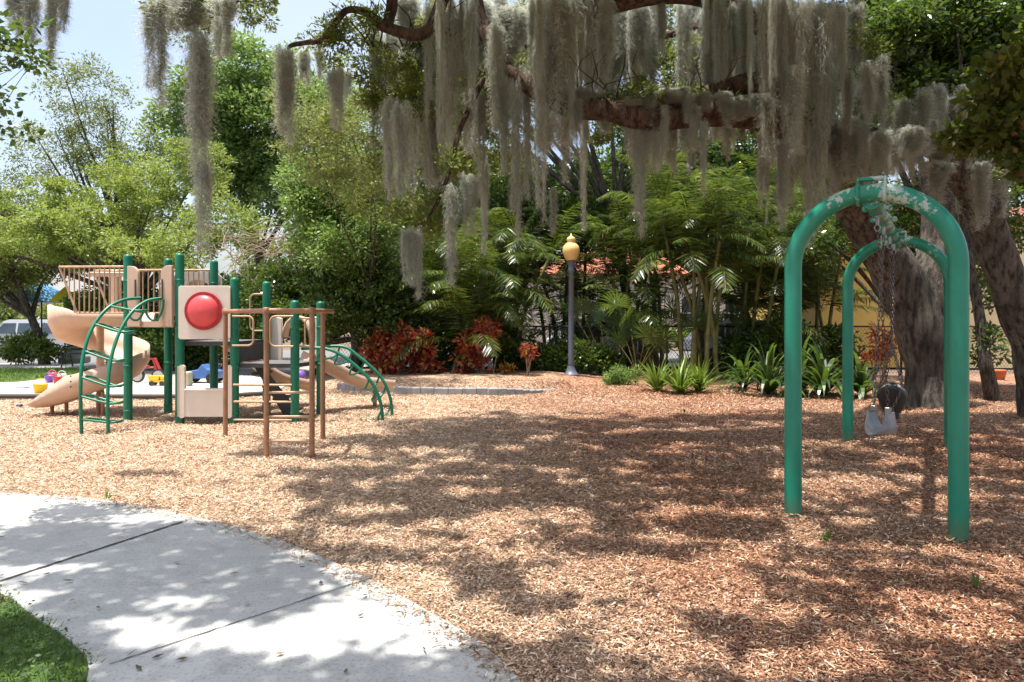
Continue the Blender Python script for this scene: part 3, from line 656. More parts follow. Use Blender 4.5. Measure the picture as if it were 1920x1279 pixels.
# handhold loops
def loop(o, ux, x0, z0, x1, z1, r=.08, rad=.014, nm='handhold', mat=None, par=None, open_=True):
    L = [(x0, z1)]+arc(x1-r, z1-r, r, 90, 0, 5)+arc(x1-r, z0+r, r, 0, -90, 5)+[(x0, z0)]
    if x1 < x0: L = [(x0, z1)]+arc(x1+r, z1-r, r, 90, 180, 5)+arc(x1+r, z0+r, r, 180, 270, 5)+[(x0, z0)]
    MB().tube([Vector(o)+Vector(ux)*x+Vector((0, 0, z)) for x, z in L], rad, 8).build(nm, mat or M['tan_pipe'], par or PS)
loop(C+Vector((0, -.08, 0)), (1, 0, 0), 0, 1.11, .30, 1.53); loop(D_+Vector((0, -.08, 0)), (1, 0, 0), 0, 1.10, -.33, 1.53)
loop(E, (-1, 0, 0), 0, 1.30, .26, 1.88); loop(C, (-1, 0, 0), .0, 1.3, .12, 1.9, r=.05); loop(D_, (1, 0, 0), 0, 1.1, .28, 1.5)
loop(G, (-1, 0, 0), 0, 1.05, .24, 1.5)
# rungs below the low deck
for z in (.05, .31, .55): 
    MB().tube([C+Vector((.02, -.085, z)), C+Vector((.1, -.10, z)), D_+Vector((-.1, -.10, z)), D_+Vector((-.02, -.085, z))], .016, 8).build('rung', M['tan_pipe'], PS)
# arch climber
def arch_climber():
    g = Vector
    r1 = smooth([at(153, 816, 9.22), at(151, 730, 9.24), at(156, 668, 9.34), at(173, 615, 9.52), at(202, 578, 9.75), at(234, 562, 9.98), at(264, 559, 10.12)], 6)
    r2 = smooth([at(203, 816, 9.22), at(202, 745, 9.24), at(206, 685, 9.34), at(221, 630, 9.52), at(246, 587, 9.75), at(275, 565, 9.98), at(304, 559, 10.12)], 6)
    T0 = MB().tube(r1, .0235, 10).build('climber_rail', M['green'], PS); MB().tube(r2, .0235, 10).build('climber_rail', M['green'], PS)
    for i_ in (2, 5, 8, 13, 19, 25):
        a, b = r1[i_], r2[i_]; bk = Vector((.0, .20, -.02)); m = MB()
        m.tube(smooth([a, b, b+Vector((.12, .06, 0)), b+Vector((.10, .17, 0)), b+bk, a+bk+Vector((.05, 0, 0)), a+Vector((.02, .08, 0))], 5), .016, 8)
        m.build('rung', M['green'], PS)
    for x in (-5.12, -5.38):
        MB().tube([Vector((x+.14*math.cos(t), 10.06+.0*math.sin(t), 1.77+.30*math.sin(t))) for t in np.linspace(0, -math.pi, 14)], .017, 8).build('handhold', M['green'], PS)
arch_climber()
def side_climber():
    def rail(x, y, x0, y0):
        return smooth([(x0, y0, 1.06), (x0+.35, y0+.02*0, 1.06), (x-.55, y0+(y-y0)*.4, .93), (x-.2, y0+(y-y0)*.75, .62), (x-.04, y, .3), (x, y, -.03)], 6)
    r1 = rail(-1.86, 10.15, -3.05, 10.2); r2 = rail(-1.83, 10.78, -2.95, 10.85)
    MB().tube(r1, .0235, 10).build('climber_rail', M['green'], PS); MB().tube(r2, .0235, 10).build('climber_rail', M['green'], PS)
    for i in (5, 10, 14, 18, 21, 26):
        a, b = r1[i], r2[i]; dn = Vector((-.07, 0, -.17)); MB().tube(smooth([a, a+dn*.8, a.lerp(b, .3)+dn, a.lerp(b, .7)+dn, b+dn*.8, b], 4), .015, 8).build('rung', M['green'], PS)
side_climber()
# ------------------------------------------------------------------ brown climbing frame
b1_, b2_, b3_, b4_ = Vector((-3.59, 8.82, 0)), Vector((-2.64, 7.57, 0)), Vector((-2.15, 7.57, 0)), Vector((-2.34, 8.71, 0))
CF = thing('climbing_frame', 'brown pipe climbing frame on four thin posts in the wood chips', 'climbing frame', (b1_+b3_)/2)
for p in (b1_, b2_, b3_, b4_): MB().tube([p-Vector((0, 0, .03)), p+Vector((0, 0, 1.6))], .029, 14).build('post', M['brown_pipe'], CF)
for a, b in ((b1_, b2_), (b2_, b3_), (b3_, b4_+Vector((.12, .0, 0))), (b4_, b1_)):
    MB().tube([a+Vector((0, 0, 1.59)), b+Vector((0, 0, 1.59))], .027, 12).build('top_rail', M['brown_pipe'], CF)
m = MB()
for p in (b1_, b2_, b3_, b4_): m.lathe((p.x, p.y, 1.59), [(.036, -.035), (.04, -.02), (.04, .02), (.034, .034), (.001, .036)], 14)
m.build('joint_cap', M['brown_pipe'], CF)
for z in (.19, .45, .71): MB().tube([b2_+Vector((0, 0, z)), b3_+Vector((0, 0, z))], .0145, 8).build('rung', M['tan_pipe'], CF)
# ------------------------------------------------------------------ street lamp
def lamp():
    p = Vector((1.42, 16.9, .10)); T = thing('street_lamp', 'grey park lamp post with an amber acorn globe before the palms', 'street lamp', p)
    MB().lathe(p, [(.001, 0), (.20, 0), (.20, .04), (.15, .07), (.11, .16), (.085, .24), (.08, .28), (.085, .30)], 16).build('base', M['lamp_post'], T)
    MB().lathe(p, [(.075, .28), (.068, 1.2), (.062, 2.65), (.085, 2.68), (.085, 2.74), (.065, 2.77), (.075, 2.85), (.10, 2.93), (.13, 2.97)], 14).build('pole', M['lamp_post'], T)
    g = MB().lathe(p, [(.12, 2.97), (.16, 3.05), (.20, 3.16), (.205, 3.25), (.185, 3.34), (.13, 3.40), (.09, 3.43)], 24).build('globe', M['globe'], T)
    MB().lathe(p, [(.10, 3.42), (.09, 3.46), (.115, 3.50), (.09, 3.56), (.03, 3.60), (.012, 3.66), (.001, 3.68)], 16).build('finial', M['globe'], T)
lamp(); bpy.data.objects['street_lamp'].scale = (1, 1, .932)
# ------------------------------------------------------------------ border edging at the planted bed
def edging():
    pts = smooth([(x, y, 0) for x, y in EDGE[:8]], 10); m = MB(); acc = 0
    S = []; 
    for i in range(len(pts)): t = pts[min(i+1, len(pts)-1)]-pts[max(i-1, 0)]; S.append(Vector((t.y, -t.x, 0)).normalized())
    i = 0
    while i < len(pts)-2:
        j = min(i+3, len(pts)-1); q = pts[i:j+1]; q = [p.copy() for p in q]; q[0] = q[0].lerp(q[1], .06); q[-1] = q[-1].lerp(q[-2], .06)
        hh = .15+.012*random.random(); hh *= 1 if i < 45 else max(.25, 1-(i-45)*.035)
        m.sweep(q, S[i:j+1], [Vector((0, 0, 1))]*len(q), [[(.05, -.05), (.05, hh-.02), (.03, hh), (-.03, hh), (-.05, hh-.02), (-.05, -.05)]]*len(q), smooth=False); i = j
    props(m.build('bed_edging', simple('grey_edging', (.27, .27, .28), .8, .25, 9), loc=(-1.5, 13.65, 0)), 'curved grey segmented edging in front of the red leaved shrubs', 'garden edging')
edging()
# ------------------------------------------------------------------ fence
def fence():
    y = 18.6; x0, x1 = -5.2, 16.5; z0, z1 = .02, 1.26
    T = thing('chain_link_fence', 'low black chain link fence running behind the palms', 'fence', (x0, y, 0))
    s = .065; m = MB(); n = int((x1-x0+z1-z0)/s)
    def strip(ax, az, bx, bz, yo): 
        dx, dz = bx-ax, bz-az; l = math.hypot(dx, dz); px, pz = -dz/l*.0035, dx/l*.0035
        m.add([(ax-px, y+yo, az-pz), (bx-px, y+yo, bz-pz), (bx+px, y+yo, bz+pz), (ax+px, y+yo, az+pz), (ax, y+yo+.005, az), (bx, y+yo+.005, bz)], [(0, 1, 2, 3), (0, 4, 5, 1), (2, 5, 4, 3)])
    hgt = z1-z0
    for i in range(n):
        q = x0-hgt+i*s*1.35
        for sg in (1, -1):
            a, b = (q, z0), (q+hgt*.72, z1)
            if sg < 0: a, b = (q+hgt*.72, z0), (q, z1)
            if min(a[0], b[0]) < x0 or max(a[0], b[0]) > x1: continue
            strip(a[0], a[1], b[0], b[1], .004*sg)
    m.build('wire_mesh', M['dark_metal'], T)
    MB().tube([(x0, y, z1), (x1, y, z1)], .022, 8).build('top_rail', M['dark_metal'], T)
    x = x0
    while x <= x1+.1: MB().tube([(x, y+.03, -.1), (x, y+.03, z1+.05)], .028, 8).build('post', M['dark_metal'], T); x += 3.1
fence()
# ------------------------------------------------------------------ moss
def moss_proto(L, Rm, n, seed, shape):
    """a hank: several wandering cords of curled threads, ragged at the lower end"""
    rng = np.random.default_rng(seed); k = 5
    nc = [15, 10, 14][shape]; ang = rng.random(nc)*6.28; rr = Rm*[.55, .6, .8][shape]*np.sqrt(rng.random(nc)); cl = [.5, .25, .15][shape]+(1-[.5, .25, .15][shape])*rng.random(nc)**1.6; cl[0] = 1
    if shape == 0: cl = np.maximum(cl, .65-.3*rr/Rm)
    st0 = rng.random(nc)*(.12 if shape else .04); cr = .016+.016*rng.random(nc); ph = rng.random((nc, 4))*6.28
    w_ = cl*cr**.6; ci = rng.choice(nc, n, p=w_/w_.sum()); t = rng.random(n)**.92; tt = st0[ci]+t*(cl[ci]-st0[ci])
    wx = rr[ci]*np.cos(ang[ci])*(1-.25*tt)+.012*np.sin(tt*9+ph[ci, 0])+.006*np.sin(tt*23+ph[ci, 1]); wy = rr[ci]*np.sin(ang[ci])*(1-.25*tt)+.012*np.sin(tt*8+ph[ci, 2])
    tuft = .72+.42*np.sin(tt*26+ph[ci, 3])*np.sin(tt*11+ph[ci, 1])
    rad = cr[ci]*tuft*np.minimum(1, t*9+.4)*(1-.9*t**1.4)*(1.5 if shape == 0 else 1.1); a = rng.random(n)*6.28; q = rng.random(n)**.6
    P = np.stack([wx+rad*q*np.cos(a), wy+rad*q*np.sin(a), -tt*L*.97], -1)
    st = .016+.02*rng.random(n); V = np.empty((n, k, 4, 3)); ag = rng.random(n)*6.28; S = np.stack([np.cos(ag), np.sin(ag), np.zeros(n)], -1)*.0019
    dirn = np.stack([rng.normal(size=n)*.5, rng.normal(size=n)*.5, -np.ones(n)], -1)
    for j in range(k):
        dirn = unit(dirn*.5+np.stack([rng.normal(size=n)*.6, rng.normal(size=n)*.6, -.5*np.ones(n)], -1)); P2 = P+dirn*st[:, None]*np.array([1.25, 1.25, .5]); wj = 1-.12*j
        V[:, j, 0] = P-S*wj; V[:, j, 1] = P+S*wj; V[:, j, 2] = P2+S*wj; V[:, j, 3] = P2-S*wj; P = P2
    return V.reshape(-1, 3)
MOSS = []
for i in range(9):
    shape = [0, 1, 2][i % 3]; V = moss_proto(1.0, .13, [5200, 3800, 4600][shape], 100+i, shape)
    me_o = npmesh('spanish_moss', V, M['moss']); MOSS.append(me_o.data); bpy.data.objects.remove(me_o)
MG = 'Spanish moss hanging from the oak limbs'
def moss(px, y0, y1, wpx, d, label, proto=None):
    top = at(px, y0, d); L = (y1-y0)/F*d; W = wpx/F*d
    o = bpy.data.objects.new('spanish_moss', MOSS[proto if proto is not None else random.randrange(9)]); COL.objects.link(o)
    o.location = top; k_ = (.95 if px > 690 else 1.05)*random.uniform(.8, 1.1); o.scale = (W/.24*k_, W/.24*k_, L*random.uniform(.94, 1.04)); o.rotation_euler = (0, 0, random.random()*6.28)
    props(o, label, 'moss', MG); return o
big = [(288, -20, 215, 62, 7.4, 'thick ragged grey moss hank nearest the pale sky gap', 1), (372, 55, 350, 66, 7.6, 'longest spindle shaped moss hank above the tan guard rail', 0), (382, 300, 475, 30, 7.6, 'thin trailing tail of moss ending above the tan guard rail', 2),
 (535, 88, 285, 46, 8.6, 'single plump moss hank at the tip of the crooked bare branch', 0),
 (845, -20, 345, 88, 8.8, 'wide pale moss curtain in the middle of the canopy', 2), (1050, -30, 300, 120, 8.4, 'widest moss curtain draped over the limb above the lamp', 2), (850, 335, 548, 46, 8.2, 'low grey moss hank beside the small oak spray', 1), (882, 320, 450, 40, 8.2, 'short grey moss hank beside the low oak spray', 2),
 (1195, 195, 445, 38, 8.6, 'long tapering moss hank right of the lamp globe', 1), (968, 130, 460, 32, 8.5, 'narrow moss hank ending left of the lamp globe', 1), (1352, -20, 285, 62, 8.8, 'broad moss curtain over the middle of the big limb', 2), (1438, -20, 300, 66, 8.4, 'broad moss curtain left of the green swing arch', 2),
 (1485, -20, 330, 60, 8.6, 'dense moss curtain hanging over the limb fork', 2), (1540, -20, 390, 90, 8.8, 'heavy moss mass above the near swing arch leg', 2), (725, 170, 385, 40, 8.8, 'moss hank at the left edge of the big curtain', 1), (780, 415, 565, 32, 8.2, 'lowest hanging moss hank under the oak spray', 1), (762, 425, 535, 24, 8.2, 'thin moss hank beside the lowest hanging one', 2)]
extra = []
for px, y0, y1, wp, d, lb, pr in big:
    if wp > 50 and y0 < 0 and px > 450:
        n = int(wp/15); moss(px, y0, y1, wp*.55, d, lb, pr)
        for k in range(n):
            extra.append((px+(k/(n-1)-.5)*wp*.9, y0+random.uniform(0, 30), y1-random.uniform(10, 210), random.choice([18, 26, 34]), d+random.uniform(-.3, .3)))
    else: moss(px, y0, y1, wp, d, lb, pr)
more = [(350, -10, 60, 60), (420, -10, 110, 40), (410, 30, 110, 26), (322, -10, 70, 36), (565, 92, 150, 22), (580, 90, 165, 16), (600, 88, 150, 22), (626, 125, 250, 34), (638, 120, 215, 22), (655, 130, 190, 20), (705, 100, 200, 26), (745, 60, 250, 40), (760, -10, 95, 44), (752, 180, 420, 40),
 (775, 190, 400, 32), (800, 60, 360, 50), (820, 190, 350, 46), (868, 0, 270, 50), (885, 60, 320, 40), (905, 150, 420, 26), (912, 290, 485, 20), (930, 40, 250, 40), (945, 140, 330, 30), (985, 120, 380, 30), (1010, 60, 425, 36), (1028, 200, 340, 34), (1035, 350, 440, 18), (1058, 180, 345, 30), (1075, 150, 300, 34), (1092, 180, 440, 20), (1100, -10, 180, 50), (1118, 10, 200, 30),
 (1140, -10, 195, 48), (1165, -10, 200, 44), (1178, 190, 300, 30), (1215, 190, 330, 34), (1232, 195, 325, 30), (1250, 190, 310, 28), (1262, 200, 330, 24), (1280, 180, 300, 26), (1300, 190, 290, 24), (1322, 220, 375, 26), (1330, 0, 240, 50), (1345, 150, 270, 34), (1366, 190, 310, 26), (1380, 20, 260, 40), (1400, -10, 180, 46), (1418, -10, 240, 46), (1428, 240, 400, 20), (1437, 280, 425, 16),
 (1455, -10, 270, 50), (1462, 260, 430, 34), (1478, 240, 400, 34), (1500, 0, 340, 56), (1515, 200, 470, 36), (1530, 240, 440, 34), (1555, 0, 300, 60), (1565, 220, 370, 40), (1590, 130, 260, 40), (1600, 220, 350, 44), (1625, 110, 230, 40), (1645, 240, 345, 40), (1655, 100, 260, 30), (1670, 230, 335, 44), (1695, 180, 320, 44), (1715, 230, 330, 44), (1735, 160, 290, 36), (1755, 150, 270, 30), (1762, 300, 380, 40),
 (1795, 170, 330, 40), (1810, 250, 400, 44), (1830, 200, 330, 50), (1845, 300, 440, 40), (1850, 180, 300, 40), (1870, 290, 420, 36), (1000, 0, 160, 60), (960, 0, 160, 60), (900, 0, 120, 60), (1240, 0, 110, 30), (700, 20, 120, 30), (1530, 60, 260, 50), (1490, 120, 300, 40), (60, -30, 95, 40), (95, -30, 120, 30), (25, -30, 70, 44), (120, -30, 60, 30)]
lbl = [(-1, 200, 'wispy moss before the sky by the leaf sprays'), (200, 480, 'short moss tuft between the two big hanging hanks'), (480, 690, 'small moss tuft along the crooked bare branch'), (690, 850, 'moss strand among the oak twigs left of the widest curtain'), (850, 1000, 'moss strand between middle curtain and lamp'), (1000, 1130, 'moss strand in the tangle above the lamp globe'), (1130, 1290, 'moss strand along the bare middle of the big limb'),
 (1290, 1450, 'moss strand left of the near swing arch'), (1450, 1600, 'moss strand in the heavy mass by the limb fork'), (1600, 1780, 'shaggy moss tuft on the limb above the swing beam'), (1780, 1921, 'shaggy moss tuft clothing the leaning oak trunk')]
for px, y0, y1, wp in more: extra.append((px+random.uniform(-4, 4), y0, y1, wp*1.05, (random.uniform(8.3, 10.2) if px > 480 else random.uniform(7.2, 8.2)) if px > 200 else 6.5))
for i in range(70):
    px = 690+940*random.random(); y0 = random.uniform(-25, 90); extra.append((px, y0, y0+random.uniform(90, 260), random.uniform(22, 40), random.uniform(9.2, 10.8)))
for i in range(34):
    px = 1440+400*random.random(); y0 = 150+120*random.random(); extra.append((px, y0, y0+random.uniform(60, 150), random.uniform(20, 38), random.uniform(9.4, 10.1)))
for i in range(26):
    px = 1060+400*random.random(); y0 = 165+25*random.random(); extra.append((px, y0, y0+random.uniform(25, 70), random.uniform(24, 50), random.uniform(8.35, 8.6)))
for i in range(26):
    px = 1060+760*random.random(); y0 = 175+40*random.random()+(30 if px > 1450 else 0); extra.append((px, y0, y0+random.uniform(50, 130), random.uniform(14, 28), random.uniform(9.0, 9.8)))
ORD = 'first second third fourth fifth sixth seventh eighth ninth tenth eleventh twelfth thirteenth fourteenth fifteenth sixteenth seventeenth eighteenth nineteenth twentieth'.split()
TENS = {2: 'twenty', 3: 'thirty', 4: 'forty', 5: 'fifty', 6: 'sixty', 7: 'seventy', 8: 'eighty'}
def ordinal(n): return ORD[n] if n < 20 else TENS[(n+1)//10]+('-'+ORD[(n+1) % 10-1] if (n+1) % 10 else '')
for a, b, l in lbl:
    z = sorted([e for e in extra if a <= e[0] < b])
    for n, (px, y0, y1, wp, d) in enumerate(z): moss(px, y0, y1, wp, d, l+', '+ordinal(n)+' from its left end')
# ------------------------------------------------------------------ the big live oak
OAK = thing('live_oak', 'huge live oak with forked grey trunk and long red brown limbs', 'tree', (7.0, 11.9, 0))
def limb(m, pts, rs, k=6, n=14, lump=.11, seed=0):
    P = smooth(pts, k); m.tube(P, lerpr(rs, len(P)), n, lump=lump, seed=seed)
m = MB(); base = Vector((7.0, 11.9, -.1))
limb(m, [base+Vector((.12, 0, -.05)), base+Vector((.09, 0, .22)), at(1740, 690, 11.9), at(1722, 610, 11.9), at(1700, 545, 11.9), at(1655, 470, 11.8), at(1612, 400, 11.6), at(1588, 355, 11.4), at(1570, 300, 11.2), at(1540, 250, 10.8)], [.60, .43, .36, .37, .42, .33, .31, .30, .28, .24], n=24, lump=.13)
limb(m, [at(1735, 590, 11.95), at(1752, 520, 12), at(1762, 450, 12.1), at(1760, 380, 12.1), at(1752, 300, 12)], [.36, .36, .30, .27, .25], n=20, lump=.13, seed=3)
m.build('trunk', M['oak_bark'], OAK)
m = MB()
limb(m, [at(1640, 262, 10.2), at(1560, 262, 9.8), at(1490, 246, 9.3), at(1420, 222, 9.0), at(1330, 214, 8.7), at(1220, 222, 8.55), at(1140, 205, 8.5), at(1070, 200, 8.5), at(1000, 168, 8.6), at(940, 120, 8.8), at(905, 50, 9.0), at(890, -30, 9)], [.17, .165, .165, .155, .15, .155, .145, .13, .105, .09, .08, .07], seed=5)
limb(m, [at(1540, 250, 10.8), at(1500, 180, 9.8), at(1440, 158, 9.2), at(1400, 158, 8.9), at(1320, 180, 8.8), at(1270, 200, 8.7)], [.22, .17, .14, .13, .12, .08], seed=6)
limb(m, [at(1400, 152, 9.8), at(1330, 60, 10), at(1250, 65, 10), at(1230, 68, 10)], [.09, .07, .05, .03], seed=7)
limb(m, [at(1500, 180, 10.3), at(1440, 60, 9.6), at(1300, -10, 9), at(1120, 15, 8.8), at(1020, 60, 8.7), at(990, 90, 8.6)], [.15, .13, .12, .12, .09, .05], seed=8)
limb(m, [at(1120, 15, 8.8), at(960, -60, 8.7), at(850, -30, 8.7), at(800, 60, 8.7), at(725, 52, 8.7), at(690, 25, 8.65), at(650, 20, 8.6), at(625, 50, 8.6), at(605, 75, 8.6), at(575, 80, 8.6), at(545, 86, 8.6), at(536, 100, 8.6)], [.11, .10, .085, .08, .075, .05, .04, .04, .033, .03, .026, .015], n=10, seed=9)
limb(m, [at(725, 52, 8.7), at(735, 0, 8.7), at(720, -60, 8.7)], [.07, .07, .06], n=8)
limb(m, [at(905, 150, 9.0), at(860, 250, 8.6), at(850, 300, 8.4), at(820, 380, 8.3), at(790, 420, 8.2)], [.04, .03, .025, .02, .01], n=8)
limb(m, [at(720, -60, 8.7), at(560, -40, 8.2), at(470, -30, 8), at(410, 30, 7.8), at(340, -10, 7.6), at(280, -20, 7.4)], [.07, .05, .05, .04, .04, .03], n=8)
rng = np.random.default_rng(77)
for i in range(60):
    px = 1060+420*rng.random() if i < 34 else 560+360*rng.random(); py = (212 if px > 1060 else 95)-8; d = 8.6 if px > 1060 else 9.0
    p = at(px, py, d); q = [p]; dv = Vector((rng.normal()*.5, rng.normal()*.3, .5+rng.random()))
    for k in range(4): dv = (dv.normalized()+Vector((rng.normal(), rng.normal(), rng.normal()))*.4).normalized(); q.append(q[-1]+dv*.13*(1+rng.random()))
    m.tube(q, [.014, .011, .008, .006, .003], 5, cap=False)
m.build('limb', M['oak_limb'], OAK)
OAK2 = thing('leaning_oak', 'leaning moss hung oak trunk rising behind the swing arch leg', 'tree', (7.75, 10.4, 0))
m = MB(); limb(m, [Vector((7.85, 10.4, -.1)), at(1938, 700, 10.4), at(1932, 640, 10.4), at(1900, 560, 10.3), at(1862, 450, 10.2), at(1840, 390, 10.1), at(1790, 310, 10.0), at(1755, 275, 10), at(1700, 255, 10.1), at(1640, 262, 10.4)], [.30, .25, .24, .25, .24, .24, .20, .18, .17, .16], n=22, lump=.15, seed=11)
limb(m, [at(1845, 400, 10.1), at(1850, 330, 10.2), at(1870, 240, 10.3), at(1905, 130, 10.4)], [.18, .16, .14, .12], n=14, seed=12)
m.build('trunk', M['oak_bark'], OAK2)
# foliage sprays of the oak in view and the canopy overhead (out of the frame, it throws the dappled shade)
def sprays(spec, per=170, cr=.16, ll=.055, lw=.022, rng=R, d0=8.6):
    out = []
    for px, py, rx, ry, d, n in spec:
        c = at(px, py, d); e = [(c, (rx/F*d, .5, ry/F*d))]; V, _ = crown_mesh(e, n, per, cr, ll, lw, rng, .7, .4); out.append(V)
    return np.concatenate(out)
vis = [(640, 90, 60, 50, 9, 12), (690, 150, 60, 60, 9, 12), (760, 200, 70, 70, 9.3, 14), (730, 300, 60, 70, 9.6, 12), (800, 130, 50, 80, 9.6, 10), (900, 200, 50, 60, 9.6, 8), (975, 60, 50, 60, 9.8, 10), (790, 400, 70, 40, 8.4, 12), (860, 300, 40, 30, 8.5, 6), (1270, 120, 70, 60, 10.2, 18), (1220, 170, 50, 30, 10, 7), (1320, 150, 40, 40, 10, 8), (1160, 90, 50, 70, 10.4, 12), (1400, 90, 60, 60, 10.5, 12), (460, 5, 60, 24, 8.2, 8), (380, 20, 50, 26, 7.8, 7), (310, 50, 30, 30, 7.8, 4), (1130, 250, 40, 30, 10.2, 7),
       (1240, 195, 70, 14, 9.6, 8), (1600, 100, 40, 40, 10, 6), (1640, 180, 60, 50, 10, 9), (1700, 220, 60, 40, 10.4, 10), (1040, 120, 50, 40, 10, 8), (620, 260, 40, 60, 9.6, 6), (1600, 270, 60, 30, 10.2, 8), (1300, 190, 120, 16, 8.6, 10), (1150, 190, 90, 20, 8.6, 8), (1450, 230, 70, 30, 9.2, 7), (1520, 60, 60, 60, 9.6, 10), (830, 60, 60, 60, 9.2, 12), (1080, 60, 60, 50, 9.6, 10), (940, 280, 60, 50, 9.8, 9), (1000, 220, 50, 50, 9.6, 8), (850, 160, 60, 60, 9.7, 9), (1560, 340, 50, 40, 10.6, 7), (1780, 240, 70, 30, 10.2, 9), (1850, 330, 40, 40, 9.9, 6), (700, 380, 50, 50, 9.6, 8), (770, 130, 50, 60, 9.2, 9), (680, 40, 50, 30, 8.9, 8)]
Vv = sprays(vis)
def canopy():
    """leaf clumps above the camera: their shade is cast on the chips and the path"""
    rng = np.random.default_rng(21); pts = []
    lit = [(-1.15, 4.35, .75, .45), (-.55, 3.6, .5, .5), (-3.9, 5.5, 1.9, .5), (-5.5, 5.3, 1.8, .9), (3.3, 6.4, .9, .8), (1.1, 3.7, .6, .35), (2.1, 3.5, .5, .3), (-.9, 5.0, 1.0, .35), (-2.0, 5.55, 1.2, .3), (.5, 4.2, .55, .32), (-.1, 5.2, .6, .3)]
    dark = [(-2.1, 4.3, 1.0, .62), (-2.9, 4.6, .7, .35), (-.5, 2.75, .8, .4), (-1.3, 2.9, .5, .2)]
    n = 330000; gx = -4.6+14.5*rng.random(n); gy = 2.0+12.5*rng.random(n)
    keep = np.zeros(n, bool)
    for i in range(n):
        x, y = gx[i], gy[i]
        v = .42*noise.fractal(Vector((x*.6, y*1.0, 3.3)), .8, 2.1, 3)+1.15*noise.fractal(Vector((x*2.0, y*3.0, 7.7)), .45, 2.2, 4)+.0
        if x > -.5 and y < 6: v += .10
        if x < -1.6 and y > 5.1: v -= (min(1, (-1.6-x)/1.2)+.3)
        if y > 8.2 and x < 3.5: v -= .3*(y-8.2)
        if x > 2 and y > 9: v += .15
        if -2.4 < x < 3.0 and 5.6 < y < 9.0: v += .15
        if y > 9.3 and x < 4.5: continue
        if y > 11: continue
        for cx_, cy_, rx, ry in lit:
            q = ((x-cx_)/rx)**2+((y-cy_)/ry)**2
            if q < 1: v -= .55*(1-q*.6)
        for cx_, cy_, rx, ry in dark:
            q = ((x-cx_)/rx)**2+((y-cy_)/ry)**2
            if q < 1: v += .5*(1-q*.6)
        keep[i] = v > rng.random()*.06
    gx, gy = gx[keep], gy[keep]; n = len(gx)
    # height: high enough that nothing shows below the frame top
    z = 5.2+1.4*rng.random(n)+.30*np.maximum(0, gy-7.5)
    far = gy > 9.5; z = np.where(far, z+.35, z)
    off = -SUN/SUN.z
    P = np.stack([gx+SUN.x/SUN.z*z, gy+SUN.y/SUN.z*z, z], -1)
    # stay out of the frame
    lim = EYE+P[:, 1]*(HY+30)/F; P = P[P[:, 2] > lim+.05]
    D = rng.normal(size=P.shape); D[:, 2] *= .4; s = .75+.5*rng.random(len(P))
    return leaves(P, D, .11*s, .055*s, rng, .9)
Cv = canopy()
npmesh('crown', np.concatenate([Vv, Cv]), M['leaf_oak'], OAK)
# limbs that carry the overhead canopy
m = MB()
for pts, rs in (([at(1300, -10, 9), (1.8, 7.5, 6.4), (1.5, 6.4, 6.6), (.7, 5.6, 6.3), (.6, 4.5, 6.5), (-.4, 2.4, 6.3)], [.05, .035, .03, .02, .01]), ([(1.8, 7.5, 6.4), (-.3, 6.2, 6.3), (-2.2, 4.6, 6.1), (-3.4, 4.2, 6.1)], [.04, .035, .02, .01]), ([at(1440, -60, 9.6), (4.0, 7.0, 6.6), (4.6, 5.2, 6.4), (4.2, 3.2, 6.3)], [.08, .06, .045, .02]), ([(4.0, 7.0, 6.6), (6.0, 6.2, 6.5), (7.6, 5.6, 6.6)], [.04, .03, .015])):
    limb(m, pts, rs, n=8)
m.build('limb', M['oak_limb'], OAK)
# ------------------------------------------------------------------ background trees
def tree(name, label, cat, ells_px, base, mat, nclump, per, cr, ll, lw, barkm='bark', trunk_r=.18, limbs=6, depth=1.4, flat=.6, seed=0, group=None, droop=0, updn=.5, lr=.05, dens=1.5):
    rng = np.random.default_rng(1000+seed); ells = []
    for px, py, rx, ry, d in ells_px: ells.append((at(px, py, d), (rx/F*d, depth, ry/F*d)))
    T = thing(name, label, cat, (base[0], base[1], 0), group)
    V, C_ = crown_mesh(ells, int(nclump*dens), per, cr, ll, lw, rng, flat, updn, droop)
    V = V[np.repeat(V.reshape(-1, 4, 3)[:, :, 2].min(1) > .02, 4)]
    npmesh('crown', V, mat, T)
    m = MB(); bs = Vector((base[0], base[1], -.1)); top = sum((Vector(e[0]) for e in ells), Vector())/len(ells); fork = bs.lerp(top, .45)
    limb(m, [bs, bs.lerp(fork, .5)+Vector((.1, 0, 0)), fork], [trunk_r, trunk_r*.8, trunk_r*.65], n=10)
    for i in rng.choice(len(C_), min(limbs, len(C_)), replace=False):
        c = Vector(C_[i]); mid = fork.lerp(c, .5)+Vector((rng.normal()*.2, rng.normal()*.2, .15)); limb(m, [fork, mid, c], [trunk_r*.5, lr, lr*.3], k=4, n=6)
    m.build('trunk', M[barkm], T); return T
TG = 'trees behind the playground'
tree('light_tree', 'airy pale green tree with bare fanning limbs against the sky', 'tree', [(150, 200, 70, 80, 23), (210, 260, 90, 90, 23), (110, 300, 100, 70, 23), (260, 330, 90, 70, 23), (60, 370, 90, 60, 23), (185, 150, 40, 50, 23)], (-11.5, 23), M['leaf_olive'], 250, 85, .36, .10, .04, limbs=34, flat=.8, seed=1, trunk_r=.2, lr=.04, dens=1.0)
tree('green_tree', 'tall dense green tree behind the two big moss hanks', 'tree', [(450, 150, 70, 80, 25), (480, 230, 90, 90, 25), (420, 300, 80, 90, 25), (400, 200, 60, 60, 25), (520, 320, 80, 100, 25), (560, 180, 70, 90, 26), (340, 260, 50, 60, 25), (620, 260, 80, 120, 26)], (-9, 25.5), M['leaf_bright'], 420, 110, .55, .15, .08, limbs=10, seed=2, depth=2)
